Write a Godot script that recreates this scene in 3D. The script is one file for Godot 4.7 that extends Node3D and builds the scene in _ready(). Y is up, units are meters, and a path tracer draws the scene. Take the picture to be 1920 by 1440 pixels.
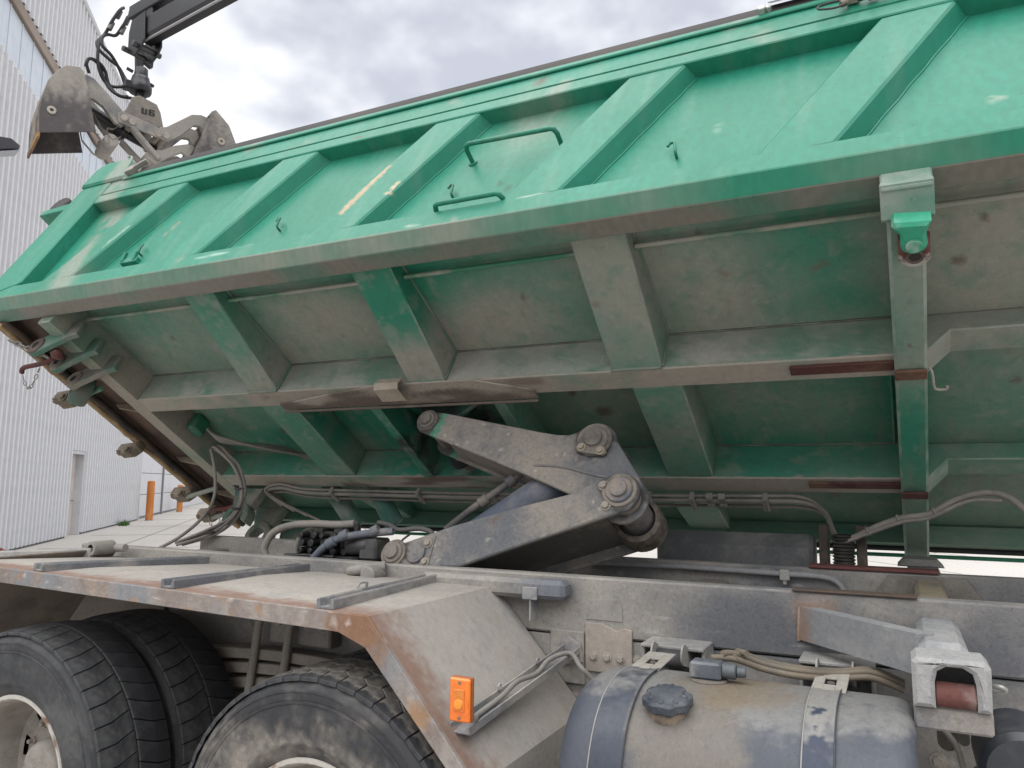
extends Node3D

# ---------------------------------------------------------------- helpers: geometry
class Geo:
	var v := PackedVector3Array()
	var n := PackedVector3Array()

	func tri(a: Vector3, b: Vector3, c: Vector3) -> void:
		var k := (b - a).cross(c - a)
		if k.length_squared() < 1e-18:
			return
		k = k.normalized()
		v.append(a); v.append(c); v.append(b)
		n.append(k); n.append(k); n.append(k)

	func trin(a: Vector3, b: Vector3, c: Vector3, na: Vector3, nb: Vector3, nc: Vector3) -> void:
		var k := (b - a).cross(c - a)
		if k.length_squared() < 1e-18:
			return
		if k.dot(na + nb + nc) >= 0.0:
			v.append(a); v.append(c); v.append(b)
			n.append(na); n.append(nc); n.append(nb)
		else:
			v.append(a); v.append(b); v.append(c)
			n.append(na); n.append(nb); n.append(nc)

	func face(p: Array, out: Vector3) -> void:
		var k := Vector3.ZERO
		for i in p.size():
			k += (p[i] as Vector3).cross(p[(i + 1) % p.size()])
		if k.dot(out) < 0.0:
			p.reverse()
		for i in range(1, p.size() - 1):
			tri(p[0], p[i], p[i + 1])

	# box about o with half axes hx, hy, hz and chamfered edges
	func obox(o: Vector3, hx: Vector3, hy: Vector3, hz: Vector3, c := 0.004) -> void:
		var h := [hx, hy, hz]
		var lim: float = minf(hx.length(), minf(hy.length(), hz.length()))
		c = minf(c, lim * 0.6)
		var u := [hx.normalized(), hy.normalized(), hz.normalized()]
		for i in 3:
			var j := (i + 1) % 3
			var k := (i + 2) % 3
			for s in [-1.0, 1.0]:
				var q := []
				for t in [[-1.0, -1.0], [1.0, -1.0], [1.0, 1.0], [-1.0, 1.0]]:
					q.append(o + h[i] * s + (h[j] - u[j] * c) * t[0] + (h[k] - u[k] * c) * t[1])
				face(q, u[i] * s)
				for s2 in [-1.0, 1.0]:
					var a0: Vector3 = o + h[i] * s + (h[j] - u[j] * c) * s2
					var b0: Vector3 = o + (h[i] - u[i] * c) * s + h[j] * s2
					var w: Vector3 = h[k] - u[k] * c
					face([a0 - w, a0 + w, b0 + w, b0 - w], u[i] * s + u[j] * s2)
					if i == 0:
						for s3 in [-1.0, 1.0]:
							var w3: Vector3 = w * s3
							face([a0 + w3, b0 + w3, o + (h[0] - u[0] * c) * s + (h[1] - u[1] * c) * s2 + h[2] * s3], u[0] * s + u[1] * s2 + u[2] * s3)

	func box(x0: float, x1: float, y0: float, y1: float, z0: float, z1: float, c := 0.004) -> void:
		obox(Vector3((x0 + x1) / 2, (y0 + y1) / 2, (z0 + z1) / 2), Vector3((x1 - x0) / 2, 0, 0), Vector3(0, (y1 - y0) / 2, 0), Vector3(0, 0, (z1 - z0) / 2), c)

	# bar with rectangular section from a to b; up gives the side of height h
	func bar(a: Vector3, b: Vector3, wid: float, hei: float, up: Vector3, c := 0.003) -> void:
		var d := (b - a).normalized()
		var s := d.cross(up).normalized()
		var t := s.cross(d).normalized()
		obox((a + b) / 2, (b - a) / 2, s * wid / 2, t * hei / 2, c)

	# polygon in (ex, ey) pushed along ez from d0 to d1
	func prism(pin: Array, o: Vector3, ex: Vector3, ey: Vector3, ez: Vector3, d0: float, d1: float, c := 0.0, smooth := false) -> void:
		var p := PackedVector2Array(pin)
		var ar := 0.0
		for i in p.size():
			ar += p[i].cross(p[(i + 1) % p.size()])
		if ar < 0.0:
			p.reverse()
		var m := p.size()
		var q := PackedVector2Array()
		var en := PackedVector2Array()
		for i in m:
			var e := (p[(i + 1) % m] - p[i]).normalized()
			en.append(Vector2(e.y, -e.x))
		for i in m:
			var a := en[(i + m - 1) % m]
			var b := en[i]
			var mi := (a + b)
			mi = mi / maxf(mi.length_squared() / 2.0, 0.3)
			q.append(p[i] - mi * c)
		var idx := Geometry2D.triangulate_polygon(p)
		var lo := minf(d0, d1)
		var hi := maxf(d0, d1)
		for e in [[lo, -1.0, c], [hi, 1.0, -c]]:
			for i in range(0, idx.size(), 3):
				var t := []
				for k in 3:
					var w := q[idx[i + k]] if c > 0.0 else p[idx[i + k]]
					t.append(o + ex * w.x + ey * w.y + ez * e[0])
				face(t, ez * e[1])
		for i in m:
			var j := (i + 1) % m
			var out := ex * en[i].x + ey * en[i].y
			var A := o + ex * p[i].x + ey * p[i].y
			var B := o + ex * p[j].x + ey * p[j].y
			if smooth:
				var ha := en[(i + m - 1) % m]
				var hb := en[j]
				var n2a: Vector2 = (en[i] + ha).normalized() if en[i].dot(ha) > 0.78 else en[i]
				var n2b: Vector2 = (en[i] + hb).normalized() if en[i].dot(hb) > 0.78 else en[i]
				var na := ex * n2a.x + ey * n2a.y
				var nb := ex * n2b.x + ey * n2b.y
				trin(A + ez * (lo + c), B + ez * (lo + c), B + ez * (hi - c), na, nb, nb)
				trin(A + ez * (lo + c), B + ez * (hi - c), A + ez * (hi - c), na, nb, na)
			else:
				face([A + ez * (lo + c), B + ez * (lo + c), B + ez * (hi - c), A + ez * (hi - c)], out)
			if c > 0.0:
				var qa := o + ex * q[i].x + ey * q[i].y
				var qb := o + ex * q[j].x + ey * q[j].y
				face([A + ez * (hi - c), B + ez * (hi - c), qb + ez * hi, qa + ez * hi], out + ez)
				face([A + ez * (lo + c), B + ez * (lo + c), qb + ez * lo, qa + ez * lo], out - ez)

	func tube(path: Array, r: float, sides := 10) -> void:
		var m := path.size()
		var t0: Vector3 = (path[1] - path[0]).normalized()
		var e := t0.cross(Vector3(0.31, 0.87, 0.4)).normalized()
		var rings := []
		for i in m:
			var t: Vector3 = ((path[mini(i + 1, m - 1)] - path[maxi(i - 1, 0)]) as Vector3).normalized()
			e = (e - t * e.dot(t)).normalized()
			var f := t.cross(e)
			var ring := []
			for k in sides:
				var a := TAU * k / sides
				ring.append(e * cos(a) + f * sin(a))
			rings.append(ring)
		for i in m - 1:
			for k in sides:
				var j := (k + 1) % sides
				var a: Vector3 = path[i] + rings[i][k] * r
				var b: Vector3 = path[i] + rings[i][j] * r
				var c: Vector3 = path[i + 1] + rings[i + 1][j] * r
				var d: Vector3 = path[i + 1] + rings[i + 1][k] * r
				trin(a, b, c, rings[i][k], rings[i][j], rings[i + 1][j])
				trin(a, c, d, rings[i][k], rings[i + 1][j], rings[i + 1][k])
		for en in [0, m - 1]:
			var pts := []
			for k in sides:
				pts.append(path[en] + rings[en][k] * r)
			face(pts, (path[0] - path[1]) if en == 0 else (path[m - 1] - path[m - 2]))

	# profile of (radius, height along axis), turned round the axis
	func lathe(prof: Array, o: Vector3, axis: Vector3, segs := 20) -> void:
		var ax := axis.normalized()
		var e := ax.cross(Vector3(0.2, 0.9, 0.37)).normalized()
		if absf(ax.dot(Vector3(0.2, 0.9, 0.37))) > 0.95:
			e = ax.cross(Vector3(1, 0, 0)).normalized()
		var f := ax.cross(e)
		var m := prof.size()
		var sn := []
		for i in m - 1:
			var d: Vector2 = prof[i + 1] - prof[i]
			sn.append(Vector2(d.y, -d.x).normalized())
		for i in m - 1:
			var na: Vector2 = sn[i]
			var nb: Vector2 = sn[i]
			if i > 0 and (sn[i] as Vector2).dot(sn[i - 1]) > 0.72:
				na = (sn[i] + sn[i - 1]).normalized()
			if i < m - 2 and (sn[i] as Vector2).dot(sn[i + 1]) > 0.72:
				nb = (sn[i] + sn[i + 1]).normalized()
			for k in segs:
				var a0 := TAU * k / segs
				var a1 := TAU * (k + 1) / segs
				var r0 := e * cos(a0) + f * sin(a0)
				var r1 := e * cos(a1) + f * sin(a1)
				var p: Vector2 = prof[i]
				var q: Vector2 = prof[i + 1]
				var A := o + r0 * p.x + ax * p.y
				var B := o + r1 * p.x + ax * p.y
				var C := o + r1 * q.x + ax * q.y
				var D := o + r0 * q.x + ax * q.y
				var nA := r0 * na.x + ax * na.y
				var nB := r1 * na.x + ax * na.y
				var nC := r1 * nb.x + ax * nb.y
				var nD := r0 * nb.x + ax * nb.y
				trin(A, B, C, nA, nB, nC)
				trin(A, C, D, nA, nC, nD)

	func cyl(a: Vector3, b: Vector3, r: float, segs := 16, c := 0.003) -> void:
		var h := (b - a).length()
		c = minf(c, minf(r, h) * 0.4)
		lathe([Vector2(0.0, 0), Vector2(r - c, 0), Vector2(r, c), Vector2(r, h - c), Vector2(r - c, h), Vector2(0.0, h)], a, b - a, segs)

	# hexagon bolt head on a washer
	func bolt(p: Vector3, ax: Vector3, r: float) -> void:
		ax = ax.normalized()
		cyl(p, p + ax * r * 0.25, r * 1.45, 14, 0.001)
		var e := ax.cross(Vector3(0.31, 0.7, 0.2)).normalized()
		var f := ax.cross(e)
		var poly := []
		for k in 6:
			poly.append(Vector2(cos(TAU * k / 6), sin(TAU * k / 6)) * r)
		prism(poly, p, e, f, ax, 0.0, r * 0.95, r * 0.12)


const X := Vector3(1, 0, 0)
const Y := Vector3(0, 1, 0)
const Z := Vector3(0, 0, 1)

var nlo := FastNoiseLite.new()
var nmid := FastNoiseLite.new()
var nhi := FastNoiseLite.new()
var mats := {}
var taken := {}
var rng := RandomNumberGenerator.new()

func V2(a: Array) -> Array:
	var o := []
	for p in a:
		o.append(Vector2(p[0], p[1]))
	return o

func V3(a: Array) -> Array:
	var o := []
	for p in a:
		o.append(Vector3(p[0], p[1], p[2]))
	return o

func arc(c: Vector2, r: float, a0: float, a1: float, k := 10) -> Array:
	var o := []
	for i in k + 1:
		var a := deg_to_rad(lerpf(a0, a1, float(i) / k))
		o.append(c + Vector2(cos(a), sin(a)) * r)
	return o

# smooth path through points
func spline(p: Array, k := 8) -> Array:
	var o := []
	var m := p.size()
	for i in m - 1:
		var a: Vector3 = p[maxi(i - 1, 0)]
		var b: Vector3 = p[i]
		var c: Vector3 = p[i + 1]
		var d: Vector3 = p[mini(i + 2, m - 1)]
		for j in k:
			o.append(b.cubic_interpolate(c, a, d, float(j) / k))
	o.append(p[m - 1])
	return o

# a line that wanders a little, for hand-laid weld beads
func wobble(a: Vector3, b: Vector3, amp: float) -> Array:
	var o := []
	var k := maxi(6, int((b - a).length() / 0.022))
	for i in k + 1:
		var p := a.lerp(b, float(i) / k)
		o.append(p + Vector3(nhi.get_noise_3dv(p * 9.0), nhi.get_noise_3dv(p * 9.0 + Vector3(5, 0, 0)), nhi.get_noise_3dv(p * 9.0 + Vector3(0, 7, 0))) * amp)
	return o

func numbered(parent: Node, called: String) -> String:
	var key := str(parent.get_instance_id()) + called
	var k: int = taken.get(key, 0)
	taken[key] = k + 1
	return called if k == 0 else "%s_%03d" % [called, k]

func thing(called: String, label: String, category: String, group := "", at := Vector3.ZERO) -> Node3D:
	var o := Node3D.new()
	o.name = numbered(self, called)
	add_child(o)
	o.position = at
	o.set_meta("label", label)
	o.set_meta("category", category)
	if group:
		o.set_meta("group", group)
	return o

# a node that only carries sub-parts
func part(parent: Node3D, called: String) -> Node3D:
	var o := Node3D.new()
	o.name = numbered(parent, called)
	parent.add_child(o, true)
	return o

func _split(a: Vector3, b: Vector3, c: Vector3, na: Vector3, nb: Vector3, nc: Vector3, r2: float, ov: PackedVector3Array, on: PackedVector3Array, depth: int) -> void:
	var ab := a.distance_squared_to(b)
	var bc := b.distance_squared_to(c)
	var ca := c.distance_squared_to(a)
	var mx := maxf(ab, maxf(bc, ca))
	if mx <= r2 or depth > 18:
		ov.append(a); ov.append(b); ov.append(c)
		on.append(na); on.append(nb); on.append(nc)
		return
	if mx == ab:
		var m := (a + b) * 0.5
		var nm := (na + nb).normalized()
		_split(a, m, c, na, nm, nc, r2, ov, on, depth + 1)
		_split(m, b, c, nm, nb, nc, r2, ov, on, depth + 1)
	elif mx == bc:
		var m := (b + c) * 0.5
		var nm := (nb + nc).normalized()
		_split(a, b, m, na, nb, nm, r2, ov, on, depth + 1)
		_split(a, m, c, na, nm, nc, r2, ov, on, depth + 1)
	else:
		var m := (a + c) * 0.5
		var nm := (na + nc).normalized()
		_split(a, b, m, na, nb, nm, r2, ov, on, depth + 1)
		_split(m, b, c, nm, nb, nc, r2, ov, on, depth + 1)

func make(g: Geo, paint: Callable, res := 0.06) -> ArrayMesh:
	var ov := PackedVector3Array()
	var on := PackedVector3Array()
	var r2 := res * res
	for i in range(0, g.v.size(), 3):
		_split(g.v[i], g.v[i + 1], g.v[i + 2], g.n[i], g.n[i + 1], g.n[i + 2], r2, ov, on, 0)
	var col := PackedColorArray()
	col.resize(ov.size())
	var seen := {}
	for i in ov.size():
		var key := ov[i] + on[i] * 0.0003
		var got = seen.get(key)
		if got == null:
			got = paint.call(ov[i], on[i])
			seen[key] = got
		col[i] = got
	var arr := []
	arr.resize(Mesh.ARRAY_MAX)
	arr[Mesh.ARRAY_VERTEX] = ov
	arr[Mesh.ARRAY_NORMAL] = on
	arr[Mesh.ARRAY_COLOR] = col
	var am := ArrayMesh.new()
	am.add_surface_from_arrays(Mesh.PRIMITIVE_TRIANGLES, arr)
	return am

func put(parent: Node3D, called: String, g: Geo, mat: String, paint: Callable, res := 0.06) -> MeshInstance3D:
	return place(parent, called, make(g, paint, res), mat)

func place(parent: Node3D, called: String, am: Mesh, mat: String, at := Transform3D()) -> MeshInstance3D:
	var o := MeshInstance3D.new()
	o.name = numbered(parent, called)
	o.mesh = am
	o.material_override = mats[mat]
	o.transform = at
	parent.add_child(o, true)
	return o

func structure(called: String, g: Geo, mat: String, paint: Callable, res := 0.06) -> MeshInstance3D:
	var o := put(self, called, g, mat, paint, res)
	o.set_meta("kind", "structure")
	return o

# ---------------------------------------------------------------- helpers: colour
const GREEN := Color(0.017, 0.205, 0.128)
const GREEN_FADED := Color(0.034, 0.262, 0.176)
const DUST := Color(0.35, 0.33, 0.285)
const DUST_PALE := Color(0.47, 0.42, 0.36)
const DUST_BROWN := Color(0.22, 0.175, 0.14)
const STEEL_BLUE := Color(0.118, 0.122, 0.134)
const RUST := Color(0.20, 0.085, 0.055)
const OIL := Color(0.012, 0.012, 0.013)

func f01(noise: FastNoiseLite, p: Vector3) -> float:
	return clampf(0.5 + 0.75 * noise.get_noise_3dv(p), 0.0, 1.0)

func ss(a: float, b: float, x: float) -> float:
	return smoothstep(a, b, x)

func plain(c: Color, vary := 0.12) -> Callable:
	return func(p: Vector3, _n: Vector3) -> Color:
		var t := 1.0 + vary * (nmid.get_noise_3dv(p * 2.0) + nhi.get_noise_3dv(p * 2.0))
		return Color(c.r * t, c.g * t, c.b * t)

func mottled(a: Color, b: Color, share := 0.5, scale := 1.0, soft := 0.25) -> Callable:
	return func(p: Vector3, _n: Vector3) -> Color:
		var q := p * scale
		var t := 0.5 + 0.55 * nlo.get_noise_3dv(q) + 0.35 * nmid.get_noise_3dv(q) + 0.2 * nhi.get_noise_3dv(q)
		return a.lerp(b, ss(1.0 - share - soft, 1.0 - share + soft, t))

# dust and scuffs on the outside of the tipped wall; local x, w, u
var scratches := []

func seg_dist(p: Vector2, a: Vector2, b: Vector2) -> float:
	var q := Geometry2D.get_closest_point_to_segment(p, a, b)
	return q.distance_to(p)

func paint_wall(p: Vector3, _n: Vector3) -> Color:
	var c := GREEN.lerp(GREEN_FADED, clampf(0.5 + 0.6 * nlo.get_noise_3dv(p * 1.1) + 0.25 * nlo.get_noise_3dv(Vector3(p.x * 5.0, p.y * 0.8, p.z * 3.0)), 0.0, 1.0))
	# runs of dirt that follow the wall down
	var run := nlo.get_noise_3dv(Vector3(p.x * 7.0, p.y * 0.9, 3.0))
	c = c.lerp(Color(0.095, 0.275, 0.20), 0.45 * ss(0.18, 0.5, run))
	# tan dust drifted over the rear end and in patches along the top
	var tan := 0.85 * exp(-pow((p.x + 4.10 + (p.y - 0.9) * 0.35) / 0.09, 2.0)) * ss(0.1, 0.5, 0.5 + nmid.get_noise_3dv(p * 1.5))
	tan += 0.5 * exp(-pow((p.x + 1.35) / 0.14, 2.0) - pow((p.y - 0.98) / 0.14, 2.0))
	tan += 0.5 * ss(0.22, 0.5, nmid.get_noise_3dv(p * 0.8 + Vector3(31, 7, 2))) * ss(1.0, 1.15, p.y)
	c = c.lerp(DUST, clampf(tan, 0.0, 0.6))
	for s in scratches:
		if absf(p.x - s[0].x) < 0.5:
			var d := seg_dist(Vector2(p.x, p.y), s[0], s[1])
			var k: float = 1.0 - ss(s[2] * 0.5, s[2] * 1.3, d + 0.012 * nhi.get_noise_3dv(p * 2.5))
			c = c.lerp(s[3], k * 0.85)
	return c

# the long lower rail: green above its edge, road dust with wiped patches below it
func paint_rail(p: Vector3, n: Vector3) -> Color:
	var c := paint_wall(p, n)
	if p.y < 0.287:
		var t := 0.55 + 0.45 * nlo.get_noise_3dv(Vector3(p.x * 1.8, 2, 0)) + 0.30 * nmid.get_noise_3dv(Vector3(p.x * 1.2, p.y * 0.6, p.z)) - 0.50 * ss(-1.7, -0.3, p.x)
		c = GREEN.lerp(Color(0.27, 0.265, 0.225), clampf(t, 0.0, 0.92))
		# its flat bottom is caked
		if p.y < 0.2375:
			c = Color(0.185, 0.18, 0.15).lerp(Color(0.06, 0.19, 0.13), 0.8 * ss(-0.1, 0.4, nlo.get_noise_3dv(p * 2.0 + Vector3(6, 1, 1))))
	return c

# dust thrown up on the underside: each entry x, u, reach in x, reach in u, how much
var drifts := [
	[-1.62, 1.62, 0.30, 0.16, 0.70], [-1.25, 1.95, 0.35, 0.22, 0.12], [-1.75, 2.0, 0.3, 0.2, -0.42], [-2.55, 1.72, 0.30, 0.22, 0.55], [-2.4, 2.02, 0.4, 0.14, -0.35],
	[-3.6, 1.9, 0.4, 0.3, -0.22], [-3.5, 1.55, 0.3, 0.2, 0.2], [-0.62, 1.62, 0.22, 0.3, 0.40], [-0.18, 1.85, 0.20, 0.35, -0.45], [-0.1, 1.55, 0.2, 0.1, -0.3],
	[0.5, 1.8, 0.5, 0.5, 0.42], [-2.0, 1.50, 0.22, 0.14, 0.95], [-2.0, 1.95, 0.16, 0.25, -0.75], [-3.05, 2.0, 0.2, 0.3, -0.25], [-3.0, 1.5, 0.25, 0.14, 0.6],
	[-0.97, 1.85, 0.16, 0.5, 0.40], [-1.1, 0.95, 0.25, 0.2, 0.25], [-3.9, 1.3, 0.3, 0.3, 0.3], [-2.9, 0.7, 0.12, 0.15, 0.45], [-2.2, 0.9, 0.3, 0.4, -0.6],
	[-2.7, 0.95, 0.3, 0.3, -0.5], [-0.5, 0.62, 0.4, 0.12, -0.4], [0.05, 1.0, 0.08, 0.22, -0.8], [0.05, 1.7, 0.12, 0.25, 0.1], [-3.5, 0.75, 0.3, 0.15, -0.45], [-0.4, 1.0, 0.4, 0.3, 0.1]]

var spots: Array[Vector3] = [Vector3(0.28, 1.86, 0.022), Vector3(0.22, 1.68, 0.024), Vector3(-0.45, 1.30, 0.018), Vector3(-1.42, 1.74, 0.012), Vector3(-3.62, 1.72, 0.016), Vector3(-0.62, 1.95, 0.010), Vector3(-2.50, 1.60, 0.012), Vector3(-3.45, 0.85, 0.035), Vector3(-3.65, 1.12, 0.03), Vector3(-0.30, 0.98, 0.014), Vector3(-1.30, 0.92, 0.05), Vector3(-1.42, 1.08, 0.03), Vector3(0.42, 1.02, 0.02), Vector3(-2.75, 1.95, 0.011), Vector3(-0.20, 1.72, 0.009), Vector3(0.05, 1.52, 0.010), Vector3(-0.9, 1.62, 0.007), Vector3(-3.05, 1.74, 0.009)]

func paint_under(p: Vector3, n: Vector3) -> Color:
	var t := 0.50
	if p.z < 1.30:
		t = 0.40
	if p.z < 0.45:
		t = 0.42
	if p.x > 0.11:
		t += 0.12
	for d in drifts:
		var a: float = (p.x - d[0]) / d[2]
		var b: float = (p.z - d[1]) / d[3]
		var k: float = a * a + b * b
		if k < 6.0:
			t += 0.8 * d[4] * exp(-k)
	t += 0.26 * nlo.get_noise_3dv(p * 1.4) + 0.14 * nmid.get_noise_3dv(p * 1.2) + 0.06 * nhi.get_noise_3dv(p * 1.5)
	var c := GREEN.lerp(GREEN_FADED, 0.35 + 0.4 * nmid.get_noise_3dv(p)).lerp(DUST, 0.92 * ss(-0.08, 1.12, t))
	# oily grime round the hoist pin and spots of grease
	var g := Vector2((p.x + 2.17) / 0.34, (p.z - 0.86) / 0.32).length() + 0.55 * nmid.get_noise_3dv(p * 2.2)
	c = c.lerp(OIL, 0.93 * (1.0 - ss(0.45, 1.0, g)))
	# splashes with hard edges, runs towards the low side, rust spots
	c = c.lerp(Color(0.37, 0.335, 0.29), 0.30 * ss(0.26, 0.44, nmid.get_noise_3dv(p * 2.1 + Vector3(17, 2, 5)) + 0.5 * nhi.get_noise_3dv(p * 1.3)))
	c = c.lerp(Color(0.24, 0.225, 0.195), 0.30 * ss(0.20, 0.42, nmid.get_noise_3dv(Vector3(p.x * 5.0, 4.0, p.z * 0.5)) + 0.25 * nhi.get_noise_3dv(Vector3(p.x * 2.0, 0, p.z * 0.5))))
	c = c.lerp(GREEN, 0.28 * ss(0.26, 0.44, nmid.get_noise_3dv(p * 2.6 + Vector3(1, 12, 45)) + 0.4 * nhi.get_noise_3dv(p * 1.6)))
	for d in spots:
		var q := Vector2(p.x - d.x, p.z - d.y).length()
		if q < d.z * 1.8:
			c = c.lerp(Color(0.115, 0.07, 0.05), 0.75 * (1.0 - ss(d.z * 0.55, d.z * 1.1, q + 0.35 * d.z * nhi.get_noise_3dv(p * 2.0))))
	c = c.lerp(Color(0.16, 0.11, 0.08), 0.5 * ss(0.58, 0.68, nmid.get_noise_3dv(p * 1.1 + Vector3(3, 30, 1))))
	# paint rubbed pale on the folded edges
	if maxf(absf(n.x), maxf(absf(n.y), absf(n.z))) < 0.9:
		c = c.lerp(Color(0.40, 0.44, 0.40), 0.55 * ss(-0.3, 0.3, nmid.get_noise_3dv(p * 2.0)))
	return c

func paint_flange(p: Vector3, n: Vector3) -> Color:
	var c := paint_under(p, n)
	var t := 0.55 + 0.4 * nlo.get_noise_3dv(p * 1.2) + 0.3 * nmid.get_noise_3dv(p * 1.5)
	# pale crust with a coarse grain on the near beam's web
	if p.z > 1.425 and p.y > 0.206 and p.x < 0.0:
		c = c.lerp(Color(0.42, 0.41, 0.365), 0.65 * ss(-0.25, 0.35, nlo.get_noise_3dv(p * 1.6 + Vector3(2, 0, 0)) + 0.5 * nmid.get_noise_3dv(p * 1.8) + 0.3 * nhi.get_noise_3dv(p * 1.5)))
	# the lowest faces carry the thickest coat of dried mud
	if p.y < 0.206:
		c = c.lerp(Color(0.37, 0.33, 0.28), ss(0.05, 0.6, t))
		if p.z > 1.2 and p.x > -3.1 and p.x < -1.4:
			c = c.lerp(Color(0.16, 0.115, 0.09), 0.6 * ss(0.0, 0.4, nmid.get_noise_3dv(Vector3(p.x * 0.5, 1, p.z * 3.0))))
		if p.z < 0.8 and p.x > -3.1 and p.x < -1.2:
			c = c.lerp(Color(0.11, 0.065, 0.05), 0.8 * ss(-0.1, 0.3, nmid.get_noise_3dv(Vector3(p.x * 0.5, 1, p.z * 3.0))))
	return c

func paint_arm(p: Vector3, _n: Vector3) -> Color:
	var t := 0.34 + 0.30 * nlo.get_noise_3dv(p * 2.2) + 0.30 * nmid.get_noise_3dv(p * 2.5) + 0.25 * nhi.get_noise_3dv(p * 2.6)
	t += 0.45 * exp(-pow((p.x + 1.28 + 0.5 * (p.y - 0.2)) / 0.17, 2.0))
	t += 0.25 * exp(-pow((p.x + 1.9) / 0.25, 2.0))
	var c := STEEL_BLUE.lerp(Color(0.27, 0.24, 0.205), ss(0.15, 0.95, t))
	c = c.lerp(Color(0.50, 0.47, 0.42), 0.55 * ss(0.48, 0.62, nhi.get_noise_3dv(p * 3.3 + Vector3(5, 5, 5))))
	c = c.lerp(Color(0.16, 0.09, 0.06), 0.5 * ss(0.50, 0.62, nmid.get_noise_3dv(p * 2.3 + Vector3(15, 5, 5))))
	# grease squeezed out round the pins
	for d in [Vector3(-1.157, 0.452, 0.105), Vector3(-0.988, 0.186, 0.10), Vector3(-2.042, 0.579, 0.085), Vector3(-1.952, -0.123, 0.075)]:
		var q := Vector2(p.x - d.x, p.y - d.y).length() + 0.035 * nhi.get_noise_3dv(p * 1.4) + 0.03 * nmid.get_noise_3dv(p * 2.0)
		c = c.lerp(Color(0.03, 0.027, 0.025), 0.8 * (1.0 - ss(d.z * 0.8, d.z * 1.02, q)))
	return c

func paint_frame(p: Vector3, _n: Vector3) -> Color:
	var t := 0.70 + 0.35 * nlo.get_noise_3dv(p * 1.3) + 0.25 * nmid.get_noise_3dv(p * 1.6) + 0.14 * nhi.get_noise_3dv(p * 2.0)
	t -= 0.60 * exp(-pow((p.x + 0.42) / 0.26, 2.0) - pow((p.y - 1.13) / 0.14, 2.0))
	t -= 0.45 * exp(-pow((p.x - 0.30) / 0.25, 2.0) - pow((p.y - 1.12) / 0.16, 2.0))
	t -= 0.35 * exp(-pow((p.x + 1.15) / 0.10, 2.0) - pow((p.y - 1.20) / 0.06, 2.0))
	var c := STEEL_BLUE.lerp(Color(0.35, 0.325, 0.29), ss(0.05, 1.0, t))
	if absf(p.z - 0.43) < 0.05:
		var r := 0.85 * exp(-pow((p.x + 0.27) / 0.11, 2.0) - pow((p.y - 1.19) / 0.06, 2.0)) + 0.4 * nmid.get_noise_3dv(p * 3.0)
		c = c.lerp(Color(0.27, 0.16, 0.10), 0.8 * ss(0.30, 0.75, r))
	# brushed scratches that show paler metal
	c = c.lerp(Color(0.55, 0.53, 0.50), 0.35 * ss(0.42, 0.6, nhi.get_noise_3dv(Vector3(p.x * 1.2, p.y * 4.0, p.z * 4.0))))
	return c

# guard over the wheels: pale dust on top, bare rusting steel along the outer edge
func paint_guard(p: Vector3, _n: Vector3) -> Color:
	var t := nlo.get_noise_3dv(p * 1.6)
	var m := nmid.get_noise_3dv(p * 1.4)
	var h := nhi.get_noise_3dv(p * 1.8)
	var c := Color(0.345, 0.315, 0.285).lerp(Color(0.44, 0.405, 0.365), clampf(0.5 + 0.6 * t + 0.4 * m, 0, 1))
	c = c.lerp(Color(0.26, 0.245, 0.235), 0.45 * ss(0.1, 0.5, m + 0.4 * h))
	if p.y < 1.19 and p.z < 1.23:
		c = c.lerp(Color(0.36, 0.36, 0.355), 0.55 * ss(-0.1, 0.5, t + 0.5 * m))
	var edge := (1.245 - p.z) / 0.15 + 0.55 * m + 0.35 * h
	c = c.lerp(Color(0.21, 0.115, 0.08), 0.85 * (1.0 - ss(0.15, 1.0, edge)))
	if p.z > 1.242:
		var k := nmid.get_noise_3dv(Vector3(p.x * 3.0, p.y * 0.8, 4)) + 0.7 * nhi.get_noise_3dv(Vector3(p.x * 2.5, p.y * 0.6, 8))
		c = Color(0.22, 0.175, 0.155).lerp(Color(0.33, 0.295, 0.27), clampf(0.5 + 0.9 * k, 0, 1))
		c = c.lerp(Color(0.20, 0.22, 0.24), 0.7 * ss(0.05, 0.45, nlo.get_noise_3dv(p * 2.5 + Vector3(3, 3, 3))))
		c = c.lerp(Color(0.36, 0.19, 0.075), 0.7 * ss(0.22, 0.5, nmid.get_noise_3dv(p * 2.4 + Vector3(1, 8, 3))))
		# rust round the bend
		c = c.lerp(Color(0.24, 0.115, 0.055), 0.8 * (1.0 - ss(0.06, 0.15, Vector2(p.x + 1.46, p.y - 1.165).length() + 0.06 * nmid.get_noise_3dv(p * 3.0))))
		c = c.lerp(Color(0.60, 0.56, 0.53), 0.6 * ss(0.42, 0.6, nhi.get_noise_3dv(p * 2.2)))
	return c

func paint_rubber(p: Vector3, _n: Vector3) -> Color:
	var t := 0.45 + 0.5 * nlo.get_noise_3dv(p * 2.0) + 0.35 * nmid.get_noise_3dv(p * 2.6) + 0.25 * nhi.get_noise_3dv(p * 3.0)
	return Color(0.024, 0.026, 0.031).lerp(Color(0.085, 0.085, 0.085), ss(0.1, 1.0, t))

func paint_rubber_dusty(p: Vector3, _n: Vector3) -> Color:
	var r := Vector2(p.x, p.y).length()
	var t := 0.28 + 0.4 * nlo.get_noise_3dv(p * 2.3) + 0.40 * nmid.get_noise_3dv(p * 2.6) + 0.30 * nhi.get_noise_3dv(p * 3.0)
	t += 0.42 * exp(-pow((r - 0.36) / 0.055, 2.0))
	return Color(0.028, 0.030, 0.035).lerp(Color(0.25, 0.225, 0.195), ss(0.15, 1.0, t))

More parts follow.
